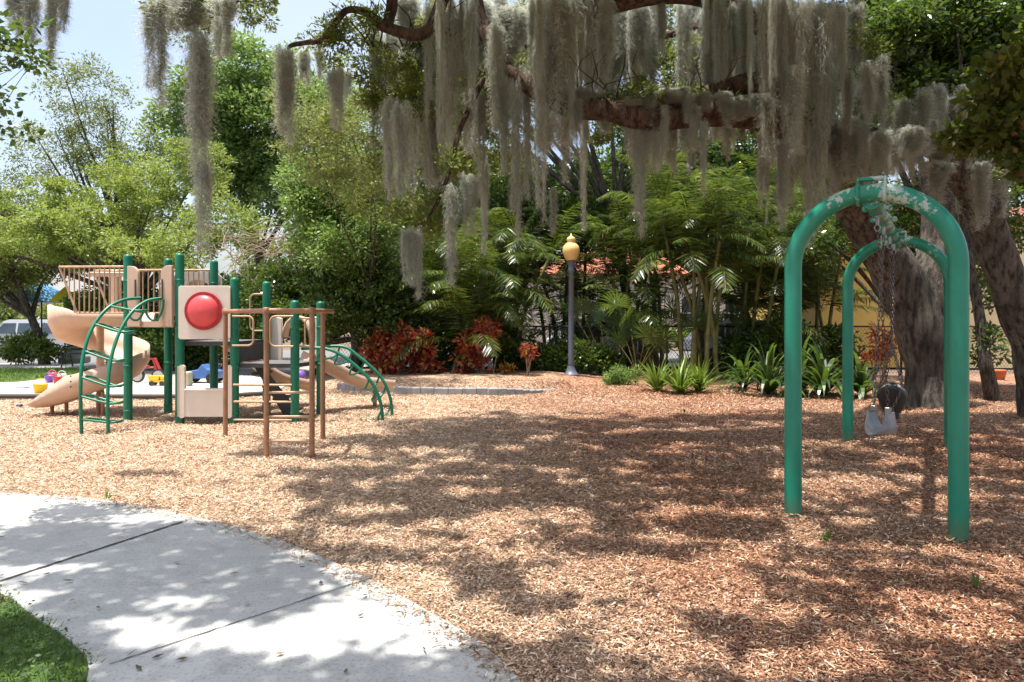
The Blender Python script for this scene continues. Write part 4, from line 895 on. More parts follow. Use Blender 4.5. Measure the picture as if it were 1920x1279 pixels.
tree('yellow_green_tree', 'low spreading yellow green tree behind the tan guard rail', 'tree', [(180, 430, 130, 60, 19.5), (320, 370, 90, 70, 20), (60, 440, 100, 50, 19), (330, 460, 110, 50, 18.6), (-60, 400, 90, 80, 20), (430, 420, 60, 50, 19.5), (120, 370, 70, 35, 20.5), (250, 330, 50, 50, 21), (380, 300, 40, 50, 21)], (-10.5, 20.5), M['leaf_yellow'], 320, 110, .32, .10, .045, limbs=16, seed=3, flat=.5, depth=1.6)
tree('small_leaf_tree', 'mid green tree low at the pale sky side above the parked car', 'tree', [(30, 480, 90, 60, 22), (-40, 400, 60, 80, 22), (10, 540, 40, 45, 23), (110, 490, 60, 30, 22)], (-14.6, 22), M['leaf_oak'], 170, 110, .38, .10, .05, limbs=8, seed=4)
tree('bushy_tree', 'bushy bright green tree right behind the green posts', 'tree', [(640, 370, 80, 70, 17.5), (690, 440, 60, 60, 17.2), (600, 420, 60, 60, 17.4), (700, 350, 50, 60, 17.6), (640, 470, 90, 50, 17), (590, 350, 50, 50, 17.8)], (-4.0, 18), M['leaf_bright'], 330, 120, .34, .10, .045, limbs=8, seed=5)
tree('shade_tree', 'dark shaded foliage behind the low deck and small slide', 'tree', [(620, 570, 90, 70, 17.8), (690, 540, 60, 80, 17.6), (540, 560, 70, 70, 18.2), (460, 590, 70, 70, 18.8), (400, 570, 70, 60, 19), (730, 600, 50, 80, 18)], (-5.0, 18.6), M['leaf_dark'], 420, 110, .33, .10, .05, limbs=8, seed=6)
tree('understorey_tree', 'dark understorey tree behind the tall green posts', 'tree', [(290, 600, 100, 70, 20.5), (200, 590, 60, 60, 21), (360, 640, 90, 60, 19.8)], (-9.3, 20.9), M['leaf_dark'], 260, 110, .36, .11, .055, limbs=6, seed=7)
tree('mossy_oak', 'sparse olive oak behind the crooked bare branch', 'tree', [(600, 280, 70, 60, 14.5), (660, 330, 60, 50, 14.5), (700, 230, 70, 60, 14.5), (580, 210, 40, 40, 14.5)], (-3.2, 18.4), M['leaf_olive'], 110, 100, .30, .075, .03, limbs=4, seed=8, trunk_r=.05, lr=.02)
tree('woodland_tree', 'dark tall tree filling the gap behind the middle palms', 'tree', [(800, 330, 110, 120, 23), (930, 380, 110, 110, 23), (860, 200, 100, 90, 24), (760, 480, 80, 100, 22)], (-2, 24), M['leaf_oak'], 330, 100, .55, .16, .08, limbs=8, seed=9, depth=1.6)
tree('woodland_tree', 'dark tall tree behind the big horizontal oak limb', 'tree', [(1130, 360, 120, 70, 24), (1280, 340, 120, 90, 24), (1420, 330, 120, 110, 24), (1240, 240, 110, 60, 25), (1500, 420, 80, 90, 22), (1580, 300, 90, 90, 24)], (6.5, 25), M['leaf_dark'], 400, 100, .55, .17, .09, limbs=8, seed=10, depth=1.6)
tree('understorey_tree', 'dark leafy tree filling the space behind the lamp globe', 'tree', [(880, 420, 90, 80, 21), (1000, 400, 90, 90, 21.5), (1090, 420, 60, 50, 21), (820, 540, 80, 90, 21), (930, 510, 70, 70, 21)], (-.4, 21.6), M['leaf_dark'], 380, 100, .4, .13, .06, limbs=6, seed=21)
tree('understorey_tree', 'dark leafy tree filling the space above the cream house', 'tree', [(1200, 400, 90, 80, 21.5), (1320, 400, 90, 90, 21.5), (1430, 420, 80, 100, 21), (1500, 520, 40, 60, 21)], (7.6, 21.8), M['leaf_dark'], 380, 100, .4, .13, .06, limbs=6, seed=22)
tree('pale_canopy_tree', 'pale leafy tree top showing above the big oak limb', 'tree', [(1120, 90, 130, 90, 20), (1300, 60, 130, 70, 20), (960, 110, 100, 90, 20), (1440, 120, 100, 80, 20), (820, 90, 80, 90, 20)], (3.5, 21), M['leaf_olive'], 200, 100, .5, .14, .06, limbs=14, seed=11)
tree('magnolia', 'dark glossy leaved tree high behind the leaning oak', 'tree', [(1640, 70, 90, 70, 14), (1760, 60, 90, 80, 14), (1860, 120, 90, 90, 14), (1700, 160, 90, 50, 14), (1800, 200, 80, 60, 14), (1900, 280, 60, 90, 14), (1600, 140, 60, 50, 14.5), (1900, 30, 60, 60, 14)], (8.6, 14.2), M['leaf_dark'], 400, 110, .32, .13, .055, limbs=14, seed=12, trunk_r=.2)
tree('understorey_tree', 'small dark tree behind the forked oak trunk', 'tree', [(1560, 450, 60, 50, 16), (1680, 430, 50, 40, 16.5), (1800, 440, 50, 50, 15.5), (1840, 540, 25, 40, 15), (1700, 380, 70, 50, 16), (1890, 400, 40, 80, 14)], (8.4, 16.6), M['leaf_dark'], 170, 90, .28, .11, .05, limbs=8, seed=13, trunk_r=.05, dens=1)
tree('broadleaf_tree', 'olive broad leaved branch tips reaching in above the leaning oak', 'tree', [(1880, 150, 60, 50, 7.4), (1900, 220, 50, 50, 7.4), (1850, 250, 50, 30, 7.6), (1930, 290, 50, 40, 7.4), (1950, 100, 60, 80, 7.4)], (7.2, 7.6), M['leaf_sea'], 42, 55, .2, .105, .075, limbs=8, seed=14, depth=.35, trunk_r=.03, lr=.007)
T = tree('overhanging_tree', 'dark leaf sprays dangling at the sky edge beside the concrete path', 'tree', [(20, 60, 50, 30, 5.2), (40, 100, 50, 20, 5.2), (10, 190, 30, 10, 5.2), (15, 235, 40, 14, 5.2), (-20, 320, 30, 20, 5.2), (-60, 120, 60, 140, 5.2)], (-8.0, 5.4), M['leaf_dark'], 34, 26, .13, .06, .035, limbs=14, seed=15, depth=.25, trunk_r=.03, lr=.005)
tree('street_tree', 'far round tree top over the pale house', 'tree', [(-40, 600, 70, 40, 30), (120, 600, 40, 30, 31), (-100, 500, 80, 60, 30)], (-21, 31), M['leaf_oak'], 120, 90, .5, .18, .1, seed=16, depth=1.2)
for i, (x, y, s_) in enumerate([(-30, 52, 1), (-16, 55, 1.1), (-4, 50, .9), (8, 54, 1.1), (20, 50, 1), (32, 54, 1)]):
    rng = np.random.default_rng(50+i); T = thing('far_tree', ['far tree beyond the pale house roof', 'far tree beyond the yellow green tree', 'far tree beyond the tall green tree', 'far tree beyond the lamp', 'far tree beyond the red roofed house', 'far tree beyond the yellow building'][i], 'tree', (x, y, 0), 'far trees beyond the street')
    V, C_ = crown_mesh([(Vector((x, y, 5)), (5.5*s_, 3, 4.2)), (Vector((x+3, y, 4)), (4, 3, 3.4))], 120, 90, 1.1, .34, .2, rng); npmesh('crown', V, M['leaf_oak'], T)
    m = MB(); limb(m, [(x, y, -.1), (x+.2, y, 2.5), (x, y, 6)], [.35, .28, .15], n=8); m.build('trunk', M['bark'], T)
# dry twiggy heap above the low deck
T = thing('dry_branches', 'tangle of bare dry twigs between the two green trees', 'branches', at(490, 450, 17.5))
m = MB(); rng = np.random.default_rng(5)
for i in range(70):
    p = at(400+170*rng.random(), 425+55*rng.random(), 17.2+.8*rng.random()); q = [p]
    d0 = Vector((rng.normal(), rng.normal()*.4, rng.normal()*.45)).normalized()
    for k in range(4): d0 = (d0+Vector((rng.normal(), rng.normal(), rng.normal()-.2))*.35).normalized(); q.append(q[-1]+d0*.3)
    m.tube(q, lerpr([.013, .004], 5), 4, cap=False)
m.build('twigs', M['dry'], T)
# ------------------------------------------------------------------ palms
def frond(rng, base, az, el, L, lw=.032, ll=.46, npair=44, drop=1.25):
    pts = [np.array(base)]; d = np.array([math.cos(az)*math.cos(el), math.sin(az)*math.cos(el), math.sin(el)]); n = 14
    ds = [d]
    for i in range(n): d = unit(d+np.array([0, 0, -.115*drop*(i/n+.35)])); ds.append(d); pts.append(pts[-1]+d*L/n)
    pts = np.array(pts); ds = np.array(ds); lw = lw*rng.uniform(.7, 1.1)
    t = np.linspace(.16, 1, npair); ip = t*n; i0 = np.minimum(ip.astype(int), n-1); fr = (ip-i0)[:, None]
    P = pts[i0]*(1-fr)+pts[i0+1]*fr; Dd = ds[i0]; side_ = unit(np.cross(Dd, np.array([0, 0, 1.0]))); up = np.cross(side_, Dd)
    out = []
    for sg in (-1, 1):
        D = unit(side_*sg*.85+Dd*.55-np.array([0, 0, .35])+rng.normal(size=P.shape)*.10); W = unit(np.cross(D, up+rng.normal(size=P.shape)*.25))
        l = (ll*np.sin(np.pi*(.12+.86*t))**.6)[:, None]*(1+.1*rng.normal(size=(npair, 1)))
        V = np.empty((npair, 4, 3)); V[:, 0] = P; V[:, 1] = P+D*l*.4+W*lw/2; V[:, 2] = P+D*l-np.array([0, 0, .12])*l; V[:, 3] = P+D*l*.4-W*lw/2; out.append(V)
    # rachis as thin quads
    S = side_[0]*.012; q = np.empty((n, 4, 3)); q[:, 0] = pts[:-1]-S; q[:, 1] = pts[:-1]+S; q[:, 2] = pts[1:]+S*.6; q[:, 3] = pts[1:]-S*.6; out.append(q)
    return np.concatenate(out).reshape(-1, 3)
def palm_clump(cx, cy, heights, label, seed, L=2.1, spread=.5, nf=8):
    rng = np.random.default_rng(300+seed); T = thing('areca_palm', label, 'palm', (cx, cy, 0), 'cane palms along the fence'); Vs = []
    for h in heights:
        bx, by = cx+rng.normal()*spread*.45, cy+rng.normal()*spread*.45; lean = Vector((rng.normal()*.35, rng.normal()*.25, 0)); top = Vector((bx, by, h))+lean
        m = MB(); limb(m, [(bx, by, -.1), Vector((bx, by, h*.5))+lean*.3, top], [.06, .05, .04], k=5, n=8, lump=.04); m.build('stem', M['cane'], T)
        a0 = rng.random()*6.28
        for k in range(nf):
            Vs.append(frond(rng, top, a0+2*math.pi*k/nf*1.0+rng.normal()*.25, math.radians(rng.uniform(25, 80)), L*rng.uniform(.8, 1.15)))
    npmesh('fronds', np.concatenate(Vs), M['palm'], T)
pc = [(880, 18.0, [2.6, 2.0, 3.2, 1.5, 2.4], 'cane palm clump nearest the red croton shrubs'), (955, 18.4, [2.2, 3.0, 1.6, 2.6, 3.4], 'cane palm clump beside the lamp post with slim green stems'), (1050, 20.3, [3.4, 2.6, 3.9], 'tall cane palm clump directly behind the lamp globe'), (1180, 19.2, [2.6, 3.5, 3.0], 'cane palm clump right of the lamp over the fence'), (1320, 17.2, [2.9, 3.5, 2.4, 3.9, 3.1, 2.7, 3.3, 2.6, 3.6], 'big cane palm clump with bare upright stems beside the near swing arch'),
      (1400, 17.8, [3.0, 2.4, 3.7], 'dark cane palm clump close to the near swing arch leg'), (1240, 19.6, [3.8, 4.3, 3.2], 'tallest cane palm clump under the horizontal oak limb'), (790, 19.0, [2.6, 3.3, 2.1], 'cane palm clump behind the large red croton'), (1480, 19.0, [3.8, 3.0, 4.2], 'cane palm clump framed by the near swing arch'), (720, 19.4, [2.2, 1.5, 2.9], 'shaded cane palm behind the side climber')]
for i, (px, d, hs, lb) in enumerate(pc): palm_clump((px-960)/F*d, d, hs, lb, i, L=2.0, nf=8)
def weld(o):
    import bmesh
    b = bmesh.new(); b.from_mesh(o.data); bmesh.ops.remove_doubles(b, verts=b.verts, dist=.0002); b.to_mesh(o.data); b.free(); o.data.polygons.foreach_set('use_smooth', [True]*len(o.data.polygons))
for i, (px, d, hs, lb) in enumerate([(1000, 19.3, [.9, 1.5], 'low young cane palm left of the lamp'), (1118, 20.0, [1.2, .8, 1.8], 'low cane palm right beside the lamp pole'), (1225, 18.8, [1.9, 1.3], 'young cane palm before the cream house window'), (1440, 18.4, [1.7, 2.2, 1.1], 'low cane palm against the near swing leg'), (1545, 18.4, [1.6, 2.4, 3.0], 'cane palm between the two left swing legs'), (1370, 20.2, [2.2, 1.6, 3.2], 'cane palm behind the big upright clump'), (850, 17.4, [.8, 1.4], 'small feathery palm between the crotons'), (1080, 20.6, [2.8, 4.2, 3.6, 2.0], 'tall cane palms rising behind the lamp globe'), (1200, 20.9, [3.2, 4.4, 2.6], 'tall cane palms behind the low fan palms')]):
    palm_clump((px-960)/F*d, d, hs, lb, 30+i, L=2.0, nf=11, spread=.4)
def fan_palm(px, d, label, seed, fans=7, h=.9, r=.55):
    rng = np.random.default_rng(500+seed); x = (px-960)/F*d; T = thing('fan_palm', label, 'palm', (x, d, 0), 'fan palms along the fence'); Vs = []; m = MB()
    for i in range(fans):
        az = 2*math.pi*i/fans+rng.normal()*.3; el = math.radians(rng.uniform(35, 80)); l = h*rng.uniform(.7, 1.3); dv = Vector((math.cos(az)*math.cos(el), math.sin(az)*math.cos(el), math.sin(el)))
        b = Vector((x, d, .1)); tp = b+dv*l; m.tube([b, b.lerp(tp, .5)+Vector((0, 0, .05)), tp], [.014, .01, .008], 5)
        n = 22; sd = np.array(dv.orthogonal().normalized()); ax = np.array(dv); nn_ = np.cross(ax, sd); th = np.linspace(-2.1, 2.1, n); ph = rng.random()*6.28; s2_ = math.cos(ph)*sd+math.sin(ph)*nn_
        D = np.cos(th)[:, None]*ax+np.sin(th)[:, None]*s2_; nrm = unit(np.cross(ax, s2_)); W = unit(np.cross(D, nrm))*.026; P = np.repeat(np.array(tp)[None], n, 0); V = np.empty((n, 4, 3)); ll = r*(.8+.2*np.cos(th))[:, None]
        V[:, 0] = P; P = P+nrm*rng.normal(size=(n, 1))*.02; V[:, 1] = P+D*ll*.55+W/1.3; V[:, 2] = P+D*ll-np.array([0, 0, .1])*ll; V[:, 3] = P+D*ll*.55-W/1.3; weld(npmesh('fan', V.reshape(-1, 3), M['fan'], T))
    m.build('stalk', M['cane'], T)
fan_palm(1195, 17.3, 'fan palm in front of the fence between lamp and bromeliads', 1, 8, 1.2); fan_palm(1135, 18, 'fan palm against the fence close behind the lamp', 2, 7, 1.4)
fan_palm(1300, 17.6, 'fan palm behind the bright bromeliads with dark fans', 3, 7, 1.5, .6); fan_palm(900, 17.9, 'small fan palm between the two croton groups', 4, 6, .9); fan_palm(1240, 18.2, 'fan palm with high fans behind the fence rail', 5, 6, 2.0, .6)
# ------------------------------------------------------------------ shrubs and bed plants
def straps(rng, c, n, L, W, el=(25, 80), droop=.2, seg=7):
    droop = droop*7/seg
    out = []
    for i in range(n):
        az = rng.random()*6.28; e = math.radians(rng.uniform(*el)); d = np.array([math.cos(az)*math.cos(e), math.sin(az)*math.cos(e), math.sin(e)]); s = np.array([-math.sin(az), math.cos(az), 0]); l = L*rng.uniform(.65, 1.1); p = np.array(c)+d*.02
        tw = rng.normal()*.3
        for k in range(seg):
            t0, t1 = k/seg, (k+1)/seg; w0 = W*max(.15, math.sin(math.pi*min(1, .25+.72*t0))); w1 = W*max(.04, math.sin(math.pi*min(1, .25+.75*t1)))
            p2 = p+d*l/seg; out.append([p-s*w0/2, p+s*w0/2, p2+s*w1/2, p2-s*w1/2]); p = p2; d = unit(d+np.array([0, 0, -droop*(.5+t1)]))
    return np.array(out).reshape(-1, 3)
def rosette(name, px, py, n, L, W, mat, label, cat, seed, group=None, **k):
    g = gp(px, py); g.z = float(height(np.array([g.x]), np.array([g.y]))[0]); rng = np.random.default_rng(700+seed)
    o = npmesh(name, straps(rng, g+Vector((0, 0, .02)), n, L, W, **k), mat, loc=g); weld(o); props(o, label, cat, group)
BG = 'spiky plants in front of the palms'
rosette('bromeliad', 1232, 735, 60, .72, .05, M['brom'], 'yellow green bromeliad nearest the lamp in a row of three', 'plant', 1, BG, droop=.13); rosette('bromeliad', 1275, 738, 70, .78, .052, M['brom'], 'brightest yellow green bromeliad in the middle of three', 'plant', 2, BG, droop=.12); rosette('bromeliad', 1312, 736, 60, .74, .05, M['brom'], 'yellow green bromeliad farthest from the lamp of three', 'plant', 3, BG, droop=.13)
rosette('bromeliad', 1290, 722, 30, .75, .07, M['strap'], 'dark green spiky plant behind the bright bromeliads', 'plant', 4, BG, droop=.1)
SG = 'arching strap leaved plants'
for i, (px, py, n_, L_s, lb) in enumerate([(1440, 742, 50, 1.2, 'large arching strap leaved plant left of the near swing leg'), (1500, 736, 50, 1.3, 'strap leaved plant seen just beyond the near swing leg'), (1545, 744, 54, 1.2, 'glossy strap leaved plant between the two left swing legs'), (1615, 746, 40, 1.05, 'strap leaved plant beyond the far swing leg'), (1395, 732, 36, 1.1, 'strap leaved plant beside the big cane palm stems')]):
    rosette('strap_plant', px, py, n_, L_s, .10, M['strap'], lb, 'plant', 10+i, SG, droop=.36, el=(40, 88), seg=9)
def shrub(name, label, px, py, ells_px, mat, n, per, ll, lw, seed, cr=.16, stems=7, depth=.45, group=None, cat='shrub'):
    g = gp(px, py); g.z = float(height(np.array([g.x]), np.array([g.y]))[0]); rng = np.random.default_rng(900+seed); d = g.y
    T = thing(name, label, cat, g, group); ells = [(at(a, b, d), (rx/F*d, depth, ry/F*d)) for a, b, rx, ry in ells_px]
    V, C_ = crown_mesh(ells, n, per, cr, ll, lw, rng, .8, .5); V = V[np.repeat(V.reshape(-1, 4, 3)[:, :, 2].min(1) > g.z-.02, 4)]
    npmesh('foliage', V, mat, T); m = MB()
    for i in rng.choice(len(C_), min(stems, len(C_)), replace=False): c = Vector(C_[i]); m.tube([g+Vector((rng.normal()*.05, rng.normal()*.05, -.05)), (g+c)/2+Vector((rng.normal()*.05, 0, -.03)), c], [.014, .011, .006], 5)
    m.build('stem', M['dry'], T)
CG = 'red leaved croton shrubs in the bed'
shrub('croton', 'largest deep red croton shrub beside the side climber', 745, 712, [(735, 655, 50, 40), (770, 650, 45, 35), (715, 670, 30, 35), (795, 680, 25, 25)], M['croton'], 70, 45, .17, .07, 1, .17, 12, group=CG)
shrub('croton', 'tall leggy red and yellow croton in the middle of the bed', 905, 712, [(880, 640, 28, 25), (905, 620, 22, 20), (890, 665, 30, 20), (925, 615, 14, 14)], M['croton'], 26, 38, .16, .065, 2, .14, 8, .3, CG)
shrub('croton', 'orange and gold croton top leaning beside the leggy red one', 922, 712, [(905, 640, 20, 22), (912, 655, 14, 10)], M['croton_y'], 10, 36, .15, .06, 3, .12, 5, .2, CG)
shrub('croton', 'small low red croton at the foot of the leggy one', 870, 712, [(862, 695, 18, 12), (905, 700, 18, 9)], M['croton'], 9, 30, .12, .05, 4, .1, 4, .2, CG)
shrub('croton', 'small orange speckled croton standing alone near the edging', 950, 712, [(948, 688, 12, 12)], M['croton_y'], 5, 26, .12, .05, 5, .09, 4, .15, CG)
shrub('croton', 'red tufted croton on one pale stem near the lamp', 990, 716, [(990, 656, 13, 12)], M['croton'], 5, 30, .14, .05, 6, .1, 5, .15, CG)
shrub('croton', 'dark red croton leaves behind the strap leaved plants', 1655, 730, [(1660, 640, 28, 30), (1640, 660, 20, 30)], M['croton'], 10, 30, .17, .06, 7, .14, 6, .3, CG)
shrub('fern_bush', 'feathery dark green low bush next to the bromeliads', 1172, 724, [(1172, 703, 30, 20), (1150, 712, 18, 10)], M['leaf_bright'], 30, 60, .10, .025, 8, .13, 4, .3)
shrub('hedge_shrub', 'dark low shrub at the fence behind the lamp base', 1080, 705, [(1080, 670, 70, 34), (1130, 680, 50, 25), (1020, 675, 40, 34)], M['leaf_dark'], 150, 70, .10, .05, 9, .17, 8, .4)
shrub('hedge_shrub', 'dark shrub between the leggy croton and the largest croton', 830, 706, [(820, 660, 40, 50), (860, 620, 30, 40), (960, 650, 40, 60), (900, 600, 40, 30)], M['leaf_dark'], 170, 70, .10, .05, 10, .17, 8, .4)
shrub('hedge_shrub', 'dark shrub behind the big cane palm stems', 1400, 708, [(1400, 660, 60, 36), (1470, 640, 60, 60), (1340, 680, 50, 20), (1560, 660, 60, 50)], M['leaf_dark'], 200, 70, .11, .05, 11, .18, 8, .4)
shrub('garden_shrub', 'pale green garden shrub with red tinges in front of the parked car', 55, 685, [(50, 650, 46, 24), (88, 655, 28, 18), (15, 652, 28, 24)], M['shrub'], 70, 50, .13, .06, 12, .18, 7, .4)
shrub('garden_shrub', 'dark leafy shrub below the tall deck posts', 300, 690, [(300, 670, 60, 18), (240, 665, 40, 18)], M['leaf_oak'], 60, 50, .12, .06, 13, .18, 6, .4)
m = MB(); limb(m, [gp(1864, 752)+Vector((0, 0, -.1)), at(1848, 680, 12.6), at(1838, 600, 12.7), at(1820, 500, 12.8), at(1810, 380, 13)], [.14, .11, .09, .08, .06], n=12); 
TT = thing('slim_tree', 'slim dark leaning tree trunk in front of the yellow wall', 'tree', gp(1864, 752)); m.build('trunk', M['bark'], TT)
V, _ = crown_mesh([(at(1810, 360, 13), (.8, .6, .7)), (at(1860, 520, 13), (.5, .4, .6)), (at(1850, 650, 12.8), (.25, .3, .5))], 40, 70, .22, .11, .05); npmesh('crown', V, M['leaf_dark'], TT)
for i, (px, d, r_, mt, lb) in enumerate([(1335, 33, .9, 'leaf_yellow', 'lime green shrub before the cream house wall'), (1290, 33.5, .7, 'brom', 'second lime shrub lower before the cream house'), (1090, 34, .8, 'croton_y', 'orange flowering shrub before the cream house'), (1440, 32, .9, 'croton', 'red flowering shrub beyond the fence near the swing arch'), (1200, 34, 1.0, 'leaf_bright', 'green shrub before the middle of the cream house')]):
    c = at(px, 640, d); c.z = r_*.7; T = thing('garden_shrub', lb, 'shrub', (c.x, c.y, -.1)); rng = np.random.default_rng(60+i); V, C_ = crown_mesh([(c, (r_*1.3, r_, r_*.8))], 45, 60, .25, .16, .08, rng); npmesh('foliage', V, M[mt], T)
    MB().tube([(c.x, c.y, -.15), (c.x+.05, c.y, c.z)], .04, 6).build('stem', M['bark'], T)
# few green sprouts in the chips
for i, (px, py, lb) in enumerate([(1283, 778, 'small green weed sprout in the middle of the chips'), (1830, 1110, 'tiny grass sprout nearest the bottom corner of the chips'), (1552, 1022, 'thin grass sprout between the front swing legs'), (200, 938, 'small green weed at the edge of the concrete path')]):
    rosette('weed', px, py, 9, .09, .012, M['grass'], lb, 'weed', 40+i, 'weeds in the wood chips', el=(40, 85))
# ------------------------------------------------------------------ buildings and street
WHT = simple('white_trim', (.75, .74, .72), .6); GLS = paint('window_glass', (.05, .07, .09), .12, .2, 2)
def house(name, label, x0, x1, y0, y1, h, wallc, roofc, wins, roof_h=1.4, seed=0):
    T = thing(name, label, 'building', ((x0+x1)/2, y0, -.1)); wm = simple(name+'_stucco', wallc, .85, .08, 1.5)
    MB().box(((x0+x1)/2, (y0+y1)/2, h/2-.1), (x1-x0, y1-y0, h)).build('wall', wm, T)
    e = .5; m = MB(); cx_, cy_ = (x0+x1)/2, (y0+y1)/2; rx = (x1-x0)/2-(y1-y0)/2*.9
    m.add([(x0-e, y0-e, h-.1), (x1+e, y0-e, h-.1), (x1+e, y1+e, h-.1), (x0-e, y1+e, h-.1), (cx_-rx, cy_, h+roof_h), (cx_+rx, cy_, h+roof_h)], [(3, 2, 1, 0), (0, 1, 5, 4), (1, 2, 5), (2, 3, 4, 5), (3, 0, 4)])
    mt, t, b = nodes('roof_tiles'); v = coords(t, (3.5, 3.5, 3.5)); wv = N(t, 'ShaderNodeTexWave', Scale=1.2, Distortion=.6); t.links.new(v, wv.inputs['Vector'])
    t.links.new(ramp(t, wv.outputs['Fac'], [(0, tuple(q*.55 for q in roofc)), (1, roofc)]), b.inputs['Base Color']); b.inputs['Roughness'].default_value = .8; bump(t, b, wv.outputs['Fac'], .5, .05)
    m.build('roof', mt, T)
    for wx, wz, ww, wh in wins:
        w_ = MB().box((wx, y0-.02, wz), (ww+.16, .06, wh+.16)).build('window', WHT, T)
        MB().box((wx, y0-.055, wz), (ww, .02, wh)).build('pane', GLS, w_)
        m = MB(); m.box((wx, y0-.07, wz), (.04, .02, wh)); m.box((wx, y0-.072, wz), (ww, .02, .04)); m.build('glazing_bar', WHT, w_)
    return T
house('yellow_building', 'yellow ochre stucco building behind the oak trunks', 9.8, 30, 22.4, 30, 4.7, (.72, .47, .12), (.35, .13, .07), [(12.3, 3.2, 1.0, 1.3), (17.2, 1.9, 1.0, 1.4), (19.5, 1.9, 1.0, 1.4)], .9)
MB().box((15.85, 22.25, 2.0), (3.4, .22, 4.2)).build('wall_pier', simple('cream_stucco', (.80, .64, .36), .85), bpy.data.objects['yellow_building'])
house('cream_house', 'cream house with orange tiled roof across the street', 1.0, 13.2, 38, 47, 3.9, (.72, .66, .55), (.50, .17, .08), [(5.2, 1.7, 1.2, 1.5), (9.8, 1.7, 1.3, 1.5), (12.0, 1.7, 1.0, 1.5)], 1.8)
house('pale_house', 'pale house with grey roof far beyond the parked car', -33, -17, 40, 48, 3.0, (.62, .56, .48), (.30, .29, .28), [(-28, 1.5, 1.4, 1.3), (-22, 1.5, 1.4, 1.3)], 1.3)
m = MB(); m.lathe(gp(1872, 712)+Vector((0, 0, -.02)), [(.001, 0), (.12, 0), (.17, .22), (.18, .26), (.15, .26), (.13, .22)], 16); props(m.build('flower_pot', simple('terracotta', (.45, .12, .05), .7), loc=gp(1872, 712)), 'orange terracotta pot standing before the yellow wall', 'pot')
def car(x, y, rz, col, label, name='parked_car'):
    T = thing(name, label, 'car', (0, 0, 0), 'cars parked beyond the fence'); W = .92; cm = simple('car_paint_'+col[0], col[1], .25, .04)
    prof = [(-2.3, .45), (-2.28, .9), (-2.1, 1.02), (-1.95, 1.62), (-1.7, 1.72), (.35, 1.72), (.6, 1.64), (1.15, 1.08), (2.1, .95), (2.3, .75), (2.32, .42)]
    m = MB(); sec = []; n = len(prof)
    ys = [(-W, .82), (-W+.04, 1.0), (W-.04, 1.0), (W, .82)]
    vs = []
    for yy, s in ys:
        for px_, pz in prof:
            inset = .16*max(0, (pz-1.0)/.7) if True else 0
            vs.append((px_*(1 if s == 1 else .985), yy*(1-inset), .4+(pz-.4)*(1 if s == 1 else .985)))
    fs = [(k*n+i, k*n+(i+1) % n, (k+1)*n+(i+1) % n, (k+1)*n+i) for k in range(3) for i in range(n)]+[tuple(range(n)), tuple(range(4*n-1, 3*n-1, -1))]
    m.add(vs, fs); body = m.build('body', cm, T, bevel=.04)
    for sgn in (-1, 1):
        for x0, x1, xt0, xt1 in ((-1.85, -1.15, -1.78, -1.15), (-1.05, -.1, -1.05, -.1), (0, .95, 0, .55)):
            yb = sgn*(W*.985+.012); yt = sgn*(W*(1-.16*.85)+.012); v = [(x0, yb, 1.06), (x1, yb, 1.06), (xt1, yt, 1.56), (xt0, yt, 1.56)]
            MB().add(v+[(a, b-sgn*.02, c_) for a, b, c_ in v], [(0, 1, 2, 3), (7, 6, 5, 4)]+[(i, (i+1) % 4, 4+(i+1) % 4, 4+i) for i in range(4)]).build('window', GLS, body)
        for wx in (-1.45, 1.42):
            m = MB(); q = [(wx+.34*math.cos(t), sgn*(W+.0)-.0, .34+.34*math.sin(t)) for t in np.linspace(0, 2*math.pi, 21)[:-1]]
            m.add([(a, sgn*(W-.18), c_) for a, b, c_ in q]+[(a, sgn*(W+.025), c_) for a, b, c_ in q], [tuple(range(20)), tuple(range(39, 19, -1))]+[(i, (i+1) % 20, 20+(i+1) % 20, 20+i) for i in range(20)]); wh = m.build('wheel', M['black_rubber'], T)
            m = MB(); m.add([(wx+.2*math.cos(t), sgn*(W+.035), .34+.2*math.sin(t)) for t in np.linspace(0, 2*math.pi, 17)[:-1]]+[(wx, sgn*(W+.02), .34)], [(i, (i+1) % 16, 16) for i in range(16)]); m.build('rim', M['metal'], wh)
        MB().box((2.28, sgn*.66, .78), (.08, .34, .14), 0, .02).build('headlight', WHT, T)
    MB().box((1.05-.16, 0, 1.36), (.02, 1.35, .02)).build('wiper', M['dark_metal'], T)
    v = [(1.13, -.78, 1.12), (1.13, .78, 1.12), (.66, .68, 1.60), (.66, -.68, 1.60)]; MB().add([(a+.012, b, c_+.012) for a, b, c_ in v], [(0, 1, 2, 3)]).build('windscreen', GLS, body)
    T.location = (x, y, -.10); T.scale = (.92, .92, .86); T.rotation_euler = (0, 0, rz); return T
car(-20.6, 30, 3.14, ('silver', (.50, .52, .55)), 'silver estate car parked behind the pale garden shrub'); car(3.4, 25.6, 0, ('white', (.72, .73, .75)), 'white car parked beyond the fence near the lamp'); car(8.6, 25.8, 0, ('pale_blue', (.45, .52, .60)), 'pale blue car parked beyond the fence near the swing arch'); car(-26.5, 30.4, 3.14, ('dark', (.06, .06, .07)), 'dark car at the far edge beyond the silver one')
